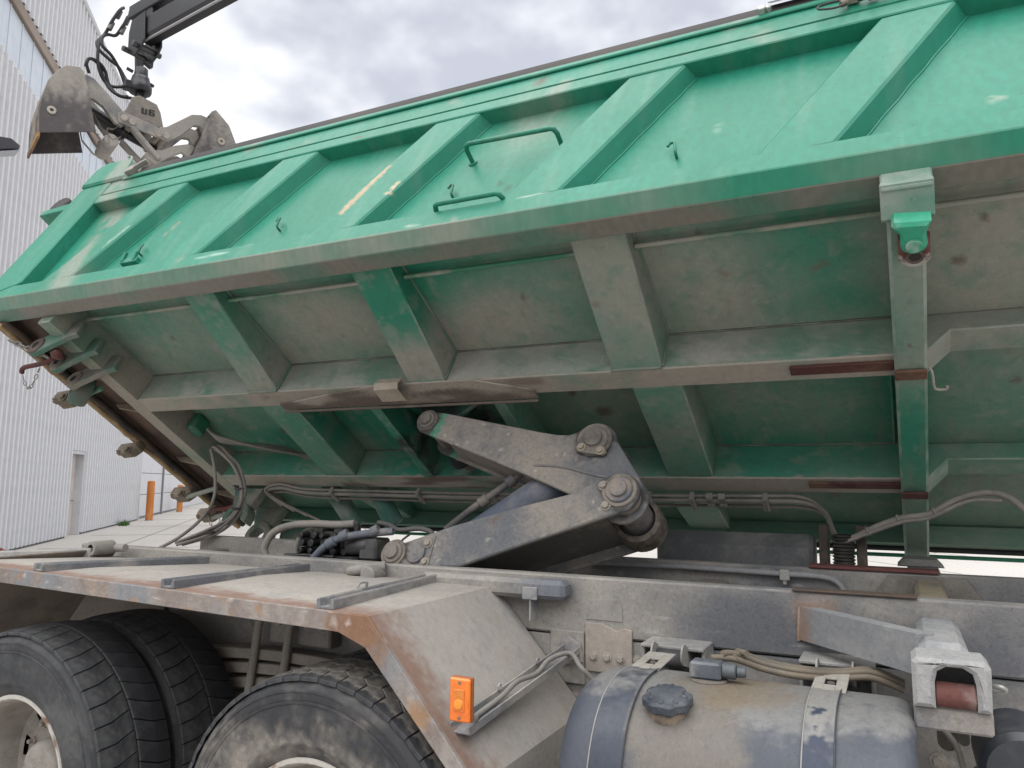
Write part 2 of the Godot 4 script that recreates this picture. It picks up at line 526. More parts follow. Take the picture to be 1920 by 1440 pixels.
func paint_tank(p: Vector3, _n: Vector3) -> Color:
	# lived-in plastic: fuel-wet dust round the filler, dried dust along the top
	var m := nmid.get_noise_3dv(p * 1.7)
	var h := nhi.get_noise_3dv(p * 2.2)
	var c := Color(0.045, 0.052, 0.074).lerp(Color(0.082, 0.090, 0.110), clampf(0.5 + 0.5 * nlo.get_noise_3dv(p * 2.0) + 0.3 * m, 0, 1))
	var top := (p.y - (1.035 if p.x > -0.665 else 1.062)) / 0.05 + 0.9 * m + 0.6 * h
	c = c.lerp(Color(0.25, 0.243, 0.23), 0.72 * ss(-0.2, 0.9, top))
	var fill := Vector2((p.x + 0.50) / 0.19, (p.y - 0.90) / 0.34).length() + 0.35 * m + 0.2 * h
	if p.x > -0.665:
		c = c.lerp(Color(0.170, 0.150, 0.125), 0.85 * (1.0 - ss(0.6, 1.05, fill)))
		var wet := Vector2((p.x + 0.38) / 0.16, (p.y - 1.085) / 0.03).length() + 0.5 * m
		c = c.lerp(Color(0.20, 0.15, 0.095), 0.55 * (1.0 - ss(0.4, 1.0, wet)))
	return c

# ---------------------------------------------------------------- materials
func noise_image(size: int, freq: float, oct: int, sd: int, contrast: float, bright: float) -> Image:
	var nz := FastNoiseLite.new()
	nz.seed = sd
	nz.frequency = freq
	nz.fractal_octaves = oct
	var im := nz.get_seamless_image(size, size)
	im.convert(Image.FORMAT_RGB8)
	im.adjust_bcs(1.0, contrast, 1.0)
	im.adjust_bcs(bright, 1.0, 1.0)
	return im

func grain_texture(size: int, sd: int, freq: float, contrast: float, specks: int, scuffs: int, dark: float) -> ImageTexture:
	var im := noise_image(size, freq, 4, sd, contrast, 1.78)
	var r := RandomNumberGenerator.new()
	r.seed = sd
	for i in specks:
		var x := r.randi() % size
		var y := r.randi() % size
		var c := 1.0 if r.randf() > 0.45 else dark
		var w := 1 + (r.randi() % 3 if r.randf() < 0.25 else 0)
		im.fill_rect(Rect2i(x, y, w, w), Color(c, c, c))
	for i in scuffs:
		var p := Vector2(r.randf() * size, r.randf() * size)
		var a := r.randf() * TAU
		var c := 1.0 if r.randf() > 0.4 else dark + 0.15
		for k in r.randi_range(8, 60):
			im.set_pixel(posmod(int(p.x), size), posmod(int(p.y), size), Color(c, c, c))
			p += Vector2(cos(a), sin(a))
			a += r.randf_range(-0.06, 0.06)
	im.generate_mipmaps()
	return ImageTexture.create_from_image(im)

# worn surface: fine grain, crisp dark and pale patches, specks and scuffs
func grunge(size: int, sd: int, grain: float, dark: float, dark_at: float, pale: float, pale_at: float, patch: float, specks: int, scuffs: int) -> ImageTexture:
	var na := FastNoiseLite.new()
	na.seed = sd; na.frequency = 0.22; na.fractal_octaves = 3
	var nb := FastNoiseLite.new()
	nb.seed = sd + 1; nb.frequency = patch; nb.fractal_octaves = 6; nb.fractal_gain = 0.62
	var nc := FastNoiseLite.new()
	nc.seed = sd + 2; nc.frequency = patch * 1.7; nc.fractal_octaves = 6; nc.fractal_gain = 0.65
	var a := na.get_seamless_image(size, size).get_data()
	var b := nb.get_seamless_image(size, size).get_data()
	var c := nc.get_seamless_image(size, size).get_data()
	var o := PackedByteArray()
	o.resize(size * size)
	for i in size * size:
		var v := 0.90 + grain * (a[i] / 255.0 - 0.5)
		v -= dark * clampf((b[i] / 255.0 - dark_at) * 7.0, 0.0, 1.0)
		v += pale * clampf((c[i] / 255.0 - pale_at) * 7.0, 0.0, 1.0)
		o[i] = int(clampf(v, 0.0, 1.0) * 255.0)
	var im := Image.create_from_data(size, size, false, Image.FORMAT_L8, o)
	im.convert(Image.FORMAT_RGB8)
	var r := RandomNumberGenerator.new()
	r.seed = sd
	for i in specks:
		var k := 1.0 if r.randf() > 0.35 else 0.6
		var w := 1 if r.randf() < 0.75 else r.randi_range(2, 4)
		im.fill_rect(Rect2i(r.randi() % size, r.randi() % size, w, w), Color(k, k, k))
	for i in scuffs:
		var p := Vector2(r.randf() * size, r.randf() * size)
		var h := r.randf() * TAU
		var k := 1.0 if r.randf() > 0.35 else 0.68
		for j in r.randi_range(8, 70):
			im.set_pixel(posmod(int(p.x), size), posmod(int(p.y), size), Color(k, k, k))
			p += Vector2(cos(h), sin(h))
			h += r.randf_range(-0.06, 0.06)
	return ImageTexture.create_from_image(im)

# weathered paint: faint runs down the sheet, a few chips and scuffs
func wall_texture(size: int) -> ImageTexture:
	var im := noise_image(size, 0.012, 5, 5, 0.035, 1.82)
	var runs := noise_image(size, 0.03, 4, 6, 0.07, 1.82)
	runs.resize(size, size / 16, Image.INTERPOLATE_BILINEAR)
	runs.resize(size, size, Image.INTERPOLATE_BILINEAR)
	runs.convert(Image.FORMAT_RGBA8)
	im.convert(Image.FORMAT_RGBA8)
	var mask := Image.create(size, size, false, Image.FORMAT_RGBA8)
	mask.fill(Color(1, 1, 1, 0.5))
	im.blend_rect_mask(runs, mask, Rect2i(0, 0, size, size), Vector2i.ZERO)
	var r := RandomNumberGenerator.new()
	r.seed = 12
	for i in 260:
		var c := 1.0 if r.randf() > 0.3 else 0.62
		im.fill_rect(Rect2i(r.randi() % size, r.randi() % size, r.randi_range(1, 4), r.randi_range(1, 4)), Color(c, c, c))
	for i in 70:
		var p := Vector2(r.randf() * size, r.randf() * size)
		var a := r.randf() * TAU
		for k in r.randi_range(10, 90):
			im.set_pixel(posmod(int(p.x), size), posmod(int(p.y), size), Color(1, 1, 1))
			p += Vector2(cos(a), sin(a))
			a += r.randf_range(-0.05, 0.05)
	im.convert(Image.FORMAT_RGB8)
	return ImageTexture.create_from_image(im)

func material(key: String, rough: float, tex: Texture2D, scale: float, bump: Texture2D, depth: float, metal := 0.0, spec := 0.5) -> StandardMaterial3D:
	var m := StandardMaterial3D.new()
	m.resource_name = key
	m.vertex_color_use_as_albedo = true
	m.albedo_color = Color(1, 1, 1)
	m.roughness = rough
	m.metallic = metal
	m.metallic_specular = spec
	m.uv1_triplanar = true
	m.uv1_scale = Vector3.ONE * scale
	m.albedo_texture = tex
	if bump:
		m.heightmap_enabled = true
		m.heightmap_texture = bump
		m.heightmap_scale = depth
	mats[key] = m
	return m

func build_materials() -> void:
	nlo.seed = 11; nlo.frequency = 0.9; nlo.fractal_octaves = 3
	nmid.seed = 22; nmid.frequency = 3.2; nmid.fractal_octaves = 4
	nhi.seed = 33; nhi.frequency = 16.0; nhi.fractal_octaves = 3
	var fine := wall_texture(1024)
	var grit := grain_texture(1024, 8, 0.09, 0.30, 9000, 60, 0.5)
	var dusty := grunge(1024, 50, 0.10, 0.030, 0.58, 0.035, 0.58, 0.010, 2200, 200)
	var soft := grunge(1024, 60, 0.12, 0.045, 0.58, 0.045, 0.57, 0.014, 2500, 260)
	var steel := grunge(1024, 70, 0.13, 0.065, 0.58, 0.06, 0.57, 0.022, 4000, 420)
	var tyre := grunge(1024, 80, 0.14, 0.10, 0.56, 0.09, 0.56, 0.012, 1500, 700)
	var flat := grain_texture(512, 13, 0.01, 0.03, 0, 0, 0.7)
	var b_wave := ImageTexture.create_from_image(noise_image(512, 0.0045, 2, 41, 1.0, 1.0))
	var b_grit := ImageTexture.create_from_image(noise_image(512, 0.10, 4, 42, 1.0, 1.0))
	var b_skin := ImageTexture.create_from_image(noise_image(512, 0.03, 5, 43, 1.0, 1.0))
	material("gloss_paint", 0.42, fine, 0.8, b_wave, 0.55, 0.0, 0.4)
	material("dull_paint", 0.72, dusty, 1.3, b_skin, 0.08)
	material("dusty_steel", 0.80, steel, 1.5, b_grit, 0.022)
	material("dusty_coat", 0.92, soft, 1.5, b_grit, 0.025)
	material("rubber", 0.72, tyre, 1.6, b_grit, 0.03)
	material("hose_rubber", 0.7, dusty, 2.0, null, 0.0)
	material("worn_plastic", 0.58, steel, 1.5, b_skin, 0.04)
	material("bare_steel", 0.45, dusty, 2.0, null, 0.0, 0.6)
	material("sheet_metal", 0.45, flat, 0.6, null, 0.0)
	material("concrete", 0.95, grit, 0.55, b_grit, 0.3)
	material("black_paint", 0.38, dusty, 1.5, null, 0.0)
	material("leaf", 0.8, flat, 1.0, null, 0.0)
	var cl := material("skylight_sheet", 0.22, flat, 0.4, null, 0.0)
	cl.clearcoat_enabled = true
	cl.clearcoat = 0.6
	var lens := material("lamp_lens", 0.12, flat, 3.0, null, 0.0)
	lens.clearcoat_enabled = true
	lens.clearcoat = 0.8
	lens.subsurf_scatter_enabled = true
	lens.subsurf_scatter_strength = 0.3

# ---------------------------------------------------------------- camera, sky, sun
func build_view() -> void:
	var cam := Camera3D.new()
	cam.name = "camera"
	cam.fov = rad_to_deg(2.0 * atan(720.0 / 1440.0))
	cam.near = 0.05
	cam.far = 600.0
	var rot := Basis(Y, deg_to_rad(26.688)) * Basis(X, deg_to_rad(7.383)) * Basis(Z, deg_to_rad(0.508))
	cam.transform = Transform3D(rot, Vector3(0, 1.6, 3.15))
	add_child(cam)
	cam.current = true

	var env := Environment.new()
	env.tonemap_mode = Environment.TONE_MAPPER_LINEAR
	env.tonemap_exposure = 2.9
	env.background_mode = Environment.BG_SKY
	env.sdfgi_enabled = true
	env.ssao_enabled = true
	env.ssil_enabled = true
	var W := 2048
	var H := 1024
	var im := Image.create(W, H, false, Image.FORMAT_RGBF)
	var c1 := FastNoiseLite.new()
	c1.seed = 7; c1.frequency = 0.8; c1.fractal_octaves = 7; c1.fractal_gain = 0.52
	var c2 := FastNoiseLite.new()
	c2.seed = 19; c2.frequency = 2.6; c2.fractal_octaves = 6
	for y in H:
		var el := (0.5 - (y + 0.5) / H) * PI
		var sy := sin(el)
		if sy < -0.01:
			im.fill_rect(Rect2i(0, y, W, H - y), Color(0.30, 0.30, 0.31))
			break
		for x in W:
			var az := (x + 0.5) / W * TAU
			var d := Vector3(cos(el) * sin(az), sy, -cos(el) * cos(az))
			var k := 1.0 / (maxf(sy, 0.0) + 0.22)
			var q := Vector3(d.x * k, 0.0, d.z * k)
			var a := c1.get_noise_3dv(q * 1.5)
			var b := c2.get_noise_3dv(q * 1.5 + Vector3(3, 1, 7))
			var t := clampf(0.46 + 1.5 * a + 0.85 * b, 0.0, 1.0)
			t = t * t * (3.0 - 2.0 * t)
			var grey := Color(0.215, 0.226, 0.262)
			var white := Color(0.376, 0.381, 0.396)
			var c := grey.lerp(white, t)
			c = c.lerp(Color(0.335, 0.342, 0.362), 0.40 * (1.0 - smoothstep(0.0, 0.26, sy)))
			im.set_pixel(x, y, c)
	var pan := PanoramaSkyMaterial.new()
	pan.panorama = ImageTexture.create_from_image(im)
	var sky := Sky.new()
	sky.sky_material = pan
	env.sky = sky
	var we := WorldEnvironment.new()
	we.name = "environment"
	we.environment = env
	add_child(we)

	var sun := DirectionalLight3D.new()
	sun.name = "sun"
	sun.light_energy = 0.5
	sun.light_angular_distance = 95.0
	sun.light_color = Color(1.0, 0.995, 0.98)
	sun.shadow_enabled = true
	add_child(sun)
	sun.look_at_from_position(Vector3(-0.02, 0.93, 0.32), Vector3.ZERO)

func _ready() -> void:
	rng.seed = 4
	build_view()
	build_materials()
	build_yard()
	build_body()
	build_hoist()
	build_truck()
	build_crane()

# ---------------------------------------------------------------- the yard
const GROUND := -0.09

func corrugated(w: float, h: float, ribs: int, dep: float) -> Geo:
	var g := Geo.new()
	var pr := []
	var pitch := w / ribs
	for i in ribs:
		var x := i * pitch
		pr.append(Vector2(x, 0))
		pr.append(Vector2(x + pitch * 0.50, 0))
		pr.append(Vector2(x + pitch * 0.58, dep))
		pr.append(Vector2(x + pitch * 0.90, dep))
	pr.append(Vector2(w, 0))
	for i in pr.size() - 1:
		var a: Vector2 = pr[i]
		var b: Vector2 = pr[i + 1]
		var t := (b - a)
		var out := Vector3(-t.y, 0, t.x)
		var A := Vector3(a.x, 0, a.y)
		var B := Vector3(b.x, 0, b.y)
		var up := Vector3(0, h, 0)
		g.face([A, B, B + up, A + up], out)
		var bk := Vector3(0, 0, -0.006)
		g.face([A + bk, B + bk, B + up + bk, A + up + bk], -out)
		g.face([A + up, B + up, B + up + bk, A + up + bk], Y)
	return g

func build_yard() -> void:
	var g := Geo.new()
	g.face(V3([[-300, GROUND, -300], [300, GROUND, -300], [300, GROUND, 300], [-300, GROUND, 300]]), Y)
	structure("ground", g, "concrete", func(p: Vector3, _n: Vector3) -> Color:
		var t := 0.5 + 0.6 * nlo.get_noise_3dv(p * 0.12) + 0.4 * nmid.get_noise_3dv(p * 0.12)
		return Color(0.46, 0.43, 0.395).lerp(Color(0.63, 0.60, 0.56), clampf(t, 0, 1)), 4.5)

	for k in 7:
		g = Geo.new()
		var base := Vector3(-18.592, GROUND, -7.689) + Vector3(0.7396, 0, -0.673) * (2.2 + 3.4 * k)
		var along := Vector3(-0.673, 0, -0.7396)
		g.obox(base + along * 14.0 + Vector3(0, 0.002, 0), along * 22.0, Vector3(0, 0.0022, 0), Vector3(0.7396, 0, -0.673) * 0.022, 0.0)
		structure("pavement_joint", g, "concrete", plain(Color(0.24, 0.22, 0.20), 0.2), 1.0)
	for k in 6:
		g = Geo.new()
		var base := Vector3(-18.592, GROUND, -7.689) + Vector3(-0.673, 0, -0.7396) * (-4.0 + 5.0 * k)
		var out := Vector3(0.7396, 0, -0.673)
		g.obox(base + out * 11.5 + Vector3(0, 0.006, 0), out * 11.0, Vector3(0, 0.0012, 0), Vector3(-0.673, 0, -0.7396) * 0.022, 0.0)
		structure("pavement_joint", g, "concrete", plain(Color(0.24, 0.22, 0.20), 0.2), 1.0)

	var wh := thing("warehouse", "tall white corrugated metal warehouse with a shiny translucent band near its eaves", "building")
	wh.transform = Transform3D(Basis(Vector3(-0.673, 0, -0.7396), Y, Vector3(0.7396, 0, -0.673)), Vector3(-18.592, GROUND, -7.689))
	var white := plain(Color(0.79, 0.795, 0.815), 0.02)
	var tall := make(corrugated(1.55, 10.72, 5, 0.12), white, 3.0)
	var over := make(corrugated(1.55, 10.72 - 2.5, 5, 0.12), white, 3.0)
	var upper := make(corrugated(1.55, 2.75, 5, 0.12), white, 3.0)
	var sk := Geo.new()
	sk.box(0, 1.54, 0, 1.24, -0.02, 0.012, 0.004)
	for i in 2:
		sk.box(0.35 + i * 0.78, 0.39 + i * 0.78, 0, 1.24, 0.010, 0.03, 0.004)
	var pane := make(sk, plain(Color(0.70, 0.77, 0.84), 0.03), 3.0)
	for i in 16:
		var s := -9.05 + 1.55 * i
		if i == 9:
			place(wh, "wall_panel", over, "sheet_metal", Transform3D(Basis(), Vector3(s, 2.5 + 0.06, 0)))
		else:
			place(wh, "wall_panel", tall, "sheet_metal", Transform3D(Basis(), Vector3(s, 0.06, 0)))
		place(wh, "wall_panel", upper, "sheet_metal", Transform3D(Basis(), Vector3(s, 12.35, 0)))
		place(wh, "skylight_panel", pane, "skylight_sheet", Transform3D(Basis(), Vector3(s, 10.79, 0.0)))
	g = Geo.new()
	g.box(-9.05, 15.75, 12.04, 12.34, -0.02, 0.09, 0.02)
	put(wh, "flashing", g, "dull_paint", mottled(Color(0.26, 0.20, 0.16), Color(0.38, 0.31, 0.26), 0.4), 2.0)
	g = Geo.new()
	g.box(-9.05, 15.75, 10.74, 10.785, -0.02, 0.06, 0.01)
	put(wh, "drip_edge", g, "sheet_metal", plain(Color(0.34, 0.34, 0.36)), 2.0)
	g = Geo.new()
	g.box(-9.15, 15.85, 15.1, 15.3, -0.3, 0.14, 0.03)
	put(wh, "eave_trim", g, "sheet_metal", plain(Color(0.62, 0.62, 0.64)), 2.0)
	g = Geo.new()
	g.box(15.75, 15.86, 0.0, 15.1, -0.1, 0.07, 0.01)
	put(wh, "corner_trim", g, "sheet_metal", plain(Color(0.66, 0.66, 0.69)), 2.0)
	g = Geo.new()
	g.box(-9.05, 4.85, 0.0, 0.055, -0.06, 0.05, 0.01)
	put(wh, "base_kerb", g, "concrete", plain(Color(0.20, 0.20, 0.20)), 2.0)
	g = Geo.new()
	g.box(6.5, 15.7, 0.0, 0.055, -0.06, 0.05, 0.01)
	put(wh, "base_kerb", g, "concrete", plain(Color(0.20, 0.20, 0.20)), 2.0)
	# the building behind the cladding
	g = Geo.new()
	g.box(-9.0, 15.7, 2.6, 15.0, -14.0, -0.35, 0.0)
	g.box(-9.0, 4.7, 0.0, 2.6, -14.0, -0.35, 0.0)
	g.box(6.6, 15.7, 0.0, 2.6, -14.0, -0.35, 0.0)
	put(wh, "core", g, "sheet_metal", plain(Color(0.5, 0.5, 0.5)), 20.0)
	var door := part(wh, "door")
	g = Geo.new()
	g.box(4.86, 4.93, 0.0, 2.56, -0.45, 0.07, 0.01)
	g.box(6.42, 6.49, 0.0, 2.56, -0.45, 0.07, 0.01)
	g.box(4.93, 6.42, 2.46, 2.555, -0.45, 0.07, 0.01)
	put(door, "frame", g, "sheet_metal", plain(Color(0.68, 0.68, 0.70)), 1.0)
	g = Geo.new()
	g.box(4.93, 6.42, 0.0, 2.46, -0.20, -0.16, 0.006)
	put(door, "leaf", g, "dull_paint", mottled(Color(0.62, 0.54, 0.49), Color(0.70, 0.64, 0.60), 0.4, 0.6), 0.4)
	g = Geo.new()
	g.tube(V3([[6.22, 1.05, -0.16], [6.22, 1.05, -0.11], [6.1, 1.05, -0.11]]), 0.014)
	put(door, "handle", g, "bare_steel", plain(Color(0.2, 0.2, 0.2)), 1.0)

	var fl := thing("floodlight", "dark wall floodlight with a clear glass face on the warehouse", "lamp")
	fl.transform = wh.transform * Transform3D(Basis(Y, 0.5), Vector3(-3.35, 8.35, 0.42))
	g = Geo.new()
	g.prism(V2([[-0.26, 0.02], [-0.22, 0.16], [0.10, 0.20], [0.26, 0.10], [0.26, 0.04], [-0.10, -0.10]]), Vector3.ZERO, Z, Y, X, -0.24, 0.24, 0.012)
	put(fl, "housing", g, "black_paint", plain(Color(0.05, 0.05, 0.055)), 0.3)
	g = Geo.new()
	g.obox(Vector3(0, -0.055, 0.10), Vector3(0.20, 0, 0), Vector3(0, -0.062, -0.160).normalized().cross(X) * 0.006, Vector3(0, 0.062, 0.160), 0.002)
	put(fl, "glass", g, "lamp_lens", plain(Color(0.45, 0.47, 0.50)), 0.3)
	g = Geo.new()
	g.bar(Vector3(0, 0.08, -0.2), Vector3(0, 0.0, -0.42), 0.05, 0.05, Y)
	put(fl, "bracket", g, "bare_steel", plain(Color(0.12, 0.12, 0.12)), 0.3)

	var fb := thing("office_annex", "low white building of smooth wide panels past the warehouse end", "building")
	fb.transform = wh.transform
	for row in 6:
		for i in 4:
			g = Geo.new()
			var x0 := 15.9 + i * 3.2
			g.box(x0, x0 + 3.17, 0.1 + row * 0.96, 0.1 + row * 0.96 + 0.94, -0.16, -0.06, 0.015)
			put(fb, "wall_panel", g, "sheet_metal", plain(Color(0.74, 0.745, 0.77), 0.03), 2.0)
	g = Geo.new()
	g.box(15.9, 28.7, 0.0, 5.8, -9.0, -0.18, 0.0)
	put(fb, "core", g, "sheet_metal", plain(Color(0.45, 0.45, 0.46)), 20.0)
	g = Geo.new()
	g.box(15.88, 28.8, 5.87, 6.05, -9.1, -0.02, 0.02)
	put(fb, "roof_trim", g, "sheet_metal", plain(Color(0.6, 0.6, 0.62)), 3.0)
	g = Geo.new()
	g.box(22.3, 22.42, 0.0, 5.8, -0.06, 0.02, 0.01)
	put(fb, "downpipe", g, "sheet_metal", plain(Color(0.25, 0.25, 0.27)), 3.0)
	g = Geo.new()
	g.box(29.0, 70.0, 0.0, 6.5, -9.0, -0.3, 0.03)
	put(fb, "rear_wing", g, "sheet_metal", plain(Color(0.76, 0.76, 0.78), 0.03), 3.0)

	for k in 2:
		var at: Vector3 = [Vector3(-28.53, GROUND, -19.47), Vector3(-35.03, GROUND, -26.49)][k]
		var b := thing("bollard", ["orange steel bollard standing nearer to the warehouse corner", "orange steel bollard farther off in front of the annex"][k], "bollard", "orange bollards along the buildings", at)
		g = Geo.new()
		var h: float = [1.66, 1.45][k]
		g.lathe(V2([[0.15, 0.0], [0.15, h - 0.04], [0.14, h - 0.012], [0.11, h], [0, h + 0.012]]), Vector3.ZERO, Y, 24)
		put(b, "post", g, "dull_paint", mottled(Color(0.62, 0.20, 0.035), Color(0.70, 0.30, 0.10), 0.3, 1.5), 0.3)
		g = Geo.new()
		g.lathe(V2([[0.17, 0.0], [0.165, 0.02], [0.151, 0.03]]), Vector3.ZERO, Y, 24)
		put(b, "collar", g, "concrete", plain(Color(0.3, 0.29, 0.27)), 0.3)

	g = Geo.new()
	rng.seed = 77
	for i in 160:
		var a := rng.randf() * TAU
		var d := rng.randf() * 0.55
		var o := Vector3(cos(a) * d, 0, sin(a) * d * 0.3)
		var lean := Vector3(rng.randf_range(-0.12, 0.12), rng.randf_range(0.10, 0.26), rng.randf_range(-0.12, 0.12))
		var s := Vector3(rng.randf_range(-1, 1), 0, rng.randf_range(-1, 1)).normalized() * 0.016
		g.tri(o - s, o + s, o + lean)
	var weed := put(self, "weed_tuft", g, "leaf", plain(Color(0.07, 0.16, 0.03)), 1.0)
	weed.transform = wh.transform * Transform3D(Basis(), Vector3(11.6, 0.0, 0.35))
	weed.set_meta("label", "small green weeds growing at the foot of the warehouse wall")
	weed.set_meta("category", "weeds")
	weed.set_meta("kind", "stuff")

# ---------------------------------------------------------------- the tipped body; x to the front, y off the floor, z from the far hinge to the near side
func build_body() -> void:
	var B := thing("tipper_bed", "green steel dump body tipped up sideways with a dusty ribbed underside", "truck body")
	B.transform = Transform3D(Basis(X, deg_to_rad(-33.0)), Vector3(0, 1.13, -1.02))
	var inv := B.transform.affine_inverse()
	var REAR := -4.53
	var FRONT := 1.6
	scratches = [
		[Vector2(-0.40, 1.17), Vector2(-0.405, 1.13), 0.007, Color(0.20, 0.07, 0.05)],
		[Vector2(-0.62, 1.165), Vector2(-0.80, 1.165), 0.004, Color(0.10, 0.06, 0.045)],
		[Vector2(-2.30, 1.165), Vector2(-2.34, 1.10), 0.006, Color(0.16, 0.08, 0.055)],
		[Vector2(-1.33, 1.305), Vector2(-1.35, 1.24), 0.006, Color(0.14, 0.07, 0.05)],
		[Vector2(-3.02, 0.372), Vector2(-3.03, 0.30), 0.008, Color(0.22, 0.30, 0.24)],
		[Vector2(-1.15, 0.372), Vector2(-1.20, 0.365), 0.006, Color(0.45, 0.52, 0.46)],
		[Vector2(-1.70, 0.30), Vector2(-1.66, 0.295), 0.006, Color(0.45, 0.50, 0.44)],
		[Vector2(-2.62, 0.372), Vector2(-2.58, 0.368), 0.005, Color(0.45, 0.50, 0.44)],
		[Vector2(-0.52, 0.72), Vector2(-0.525, 0.66), 0.010, Color(0.20, 0.38, 0.29)],
		[Vector2(-2.006, 0.79), Vector2(-2.125, 0.50), 0.018, Color(0.52, 0.36, 0.22)],
		[Vector2(-1.885, 0.64), Vector2(-1.905, 0.585), 0.010, Color(0.58, 0.45, 0.30)],
		[Vector2(-1.905, 0.62), Vector2(-1.925, 0.575), 0.007, Color(0.58, 0.45, 0.30)],
		[Vector2(-1.42, 0.61), Vector2(-1.36, 0.55), 0.006, Color(0.02, 0.11, 0.07)],
		[Vector2(-1.36, 0.55), Vector2(-1.20, 0.55), 0.006, Color(0.02, 0.11, 0.07)],
		[Vector2(-3.42, 0.80), Vector2(-3.46, 0.72), 0.010, Color(0.50, 0.30, 0.22)],
		[Vector2(0.318, 0.568), Vector2(0.322, 0.540), 0.009, Color(0.66, 0.58, 0.50)],
		[Vector2(-2.9, 0.33), Vector2(-2.7, 0.34), 0.007, Color(0.30, 0.50, 0.40)],
		[Vector2(-3.8, 0.6), Vector2(-3.72, 0.75), 0.010, Color(0.30, 0.46, 0.36)]]
	var pw := paint_wall
	var pu := paint_under
	var pf := paint_flange
	var prl := paint_rail

	# near side wall
	var side := part(B, "side_wall")
	var g := Geo.new()
	g.box(-4.40, FRONT, 0.36, 1.29, 2.165, 2.18, 0.002)
	put(side, "sheet", g, "gloss_paint", pw, 0.045)
	for k in range(-1, 5):
		var xt := 0.019 - 0.9385 * k
		var sl := -0.385
		g = Geo.new()
		var wB := 0.374
		var wT := 1.086
		var o := 0.036
		var F := []
		for q in [[xt + sl, wB], [xt + sl + 0.235, wB], [xt + 0.235, wT], [xt, wT]]:
			F.append(Vector3(q[0], q[1], 2.248))
		var Bk := [F[0] + Vector3(-o, 0, -0.069), F[1] + Vector3(o, 0, -0.069), F[2] + Vector3(o, 0, -0.069), F[3] + Vector3(-o, 0, -0.069)]
		# rounded long edges: two small facets between front and flank
		var sh := Vector3((xt - (xt + sl)), wT - wB, 0).normalized()
		var across := Vector3(sh.y, -sh.x, 0)
		var e := 0.007
		var L0: Vector3 = F[0] + across * e
		var L1: Vector3 = F[3] + across * e
		var R0: Vector3 = F[1] - across * e
		var R1: Vector3 = F[2] - across * e
		g.face([L0, R0, R1, L1], Z)
		g.face([L0, L1, F[3] + Vector3(-0.003, 0, -e), F[0] + Vector3(-0.003, 0, -e)], Z - across)
		g.face([R0, R1, F[2] + Vector3(0.003, 0, -e), F[1] + Vector3(0.003, 0, -e)], Z + across)
		g.face([F[0] + Vector3(-0.003, 0, -e), F[3] + Vector3(-0.003, 0, -e), Bk[3], Bk[0]], -across)
		g.face([F[1] + Vector3(0.003, 0, -e), F[2] + Vector3(0.003, 0, -e), Bk[2], Bk[1]], across)
		put(side, "rib", g, "gloss_paint", pw, 0.022)
		# weld bead where the rib meets the sheet
		g = Geo.new()
		var bead := []
		for i in 25:
			var q: Vector3 = Bk[1].lerp(Bk[2], i / 24.0)
			bead.append(q + Vector3(0.002, 0, 0.002) + across * 0.0015 * sin(i * 5.1))
		g.tube(bead, 0.005, 6)
		put(side, "weld_seam", g, "gloss_paint", pw, 0.08)
	g = Geo.new()
	g.prism(V2([[2.252, 0.285], [2.252, 0.369], [2.246, 0.376], [2.11, 0.376], [2.11, 0.241], [2.116, 0.235], [2.192, 0.235], [2.198, 0.238], [2.250, 0.279]]), Vector3.ZERO, Z, Y, X, REAR - 0.04, FRONT, 0.003)
	put(side, "lower_rail", g, "gloss_paint", prl, 0.05)
	g = Geo.new()
	g.prism(V2([[2.250, 1.088], [2.254, 1.094], [2.254, 1.158], [2.240, 1.164], [2.240, 1.172], [2.252, 1.178], [2.252, 1.296], [2.246, 1.302], [2.165, 1.302], [2.165, 1.088]]), Vector3.ZERO, Z, Y, X, -4.31, FRONT, 0.002)
	put(side, "upper_beam", g, "gloss_paint", pw, 0.07)
	g = Geo.new()
	g.prism(V2([[2.262, 1.285], [2.266, 1.29], [2.266, 1.312], [2.262, 1.316], [2.150, 1.316], [2.150, 1.303], [2.256, 1.303], [2.256, 1.285]]), Vector3.ZERO, Z, Y, X, -4.2, FRONT, 0.0)
	put(side, "top_strip", g, "gloss_paint", pw, 0.15)
	# dark seal and sheet rail that runs along the top
	g = Geo.new()
	var sec := arc(Vector2(2.225, 1.355), 0.042, 20, 200, 8)
	sec.append_array(V2([[2.178, 1.318], [2.262, 1.318]]))
	g.prism(sec, Vector3.ZERO, Z, Y, X, -4.08, FRONT, 0.0, true)
	put(B, "sheet_rail", g, "hose_rubber", mottled(Color(0.018, 0.015, 0.015), Color(0.045, 0.038, 0.035), 0.4, 1.5), 0.2)
	g = Geo.new()
	g.cyl(Vector3(-4.14, 1.36, 2.215), Vector3(FRONT, 1.36, 2.170), 0.028, 14)
	put(B, "sheet_roller", g, "bare_steel", plain(Color(0.10, 0.09, 0.085)), 0.3)

	# rear corner post, its cap and fittings
	g = Geo.new()
	g.prism(V2([[REAR - 0.07, 0.30], [-4.335, 0.376], [-4.318, 0.392], [-4.318, 1.29], [-4.335, 1.31], [REAR - 0.07, 1.31]]), Vector3.ZERO, X, Y, Z, 2.13, 2.256, 0.006)
	put(B, "corner_post", g, "gloss_paint", pw, 0.035)
	var cap := part(B, "corner_cap")
	g = Geo.new()
	var cp := V2([[-4.60, 1.30], [-4.60, 1.43]])
	cp.append_array(arc(Vector2(-4.50, 1.44), 0.10, 180, 95, 6))
	cp.append_array(arc(Vector2(-4.33, 1.44), 0.09, 85, 20, 5))
	cp.append_array(V2([[-4.19, 1.36], [-4.17, 1.30]]))
	g.prism(cp, Vector3.ZERO, X, Y, Z, 2.10, 2.275, 0.012, true)
	put(cap, "cover", g, "gloss_paint", pw, 0.03)
	g = Geo.new()
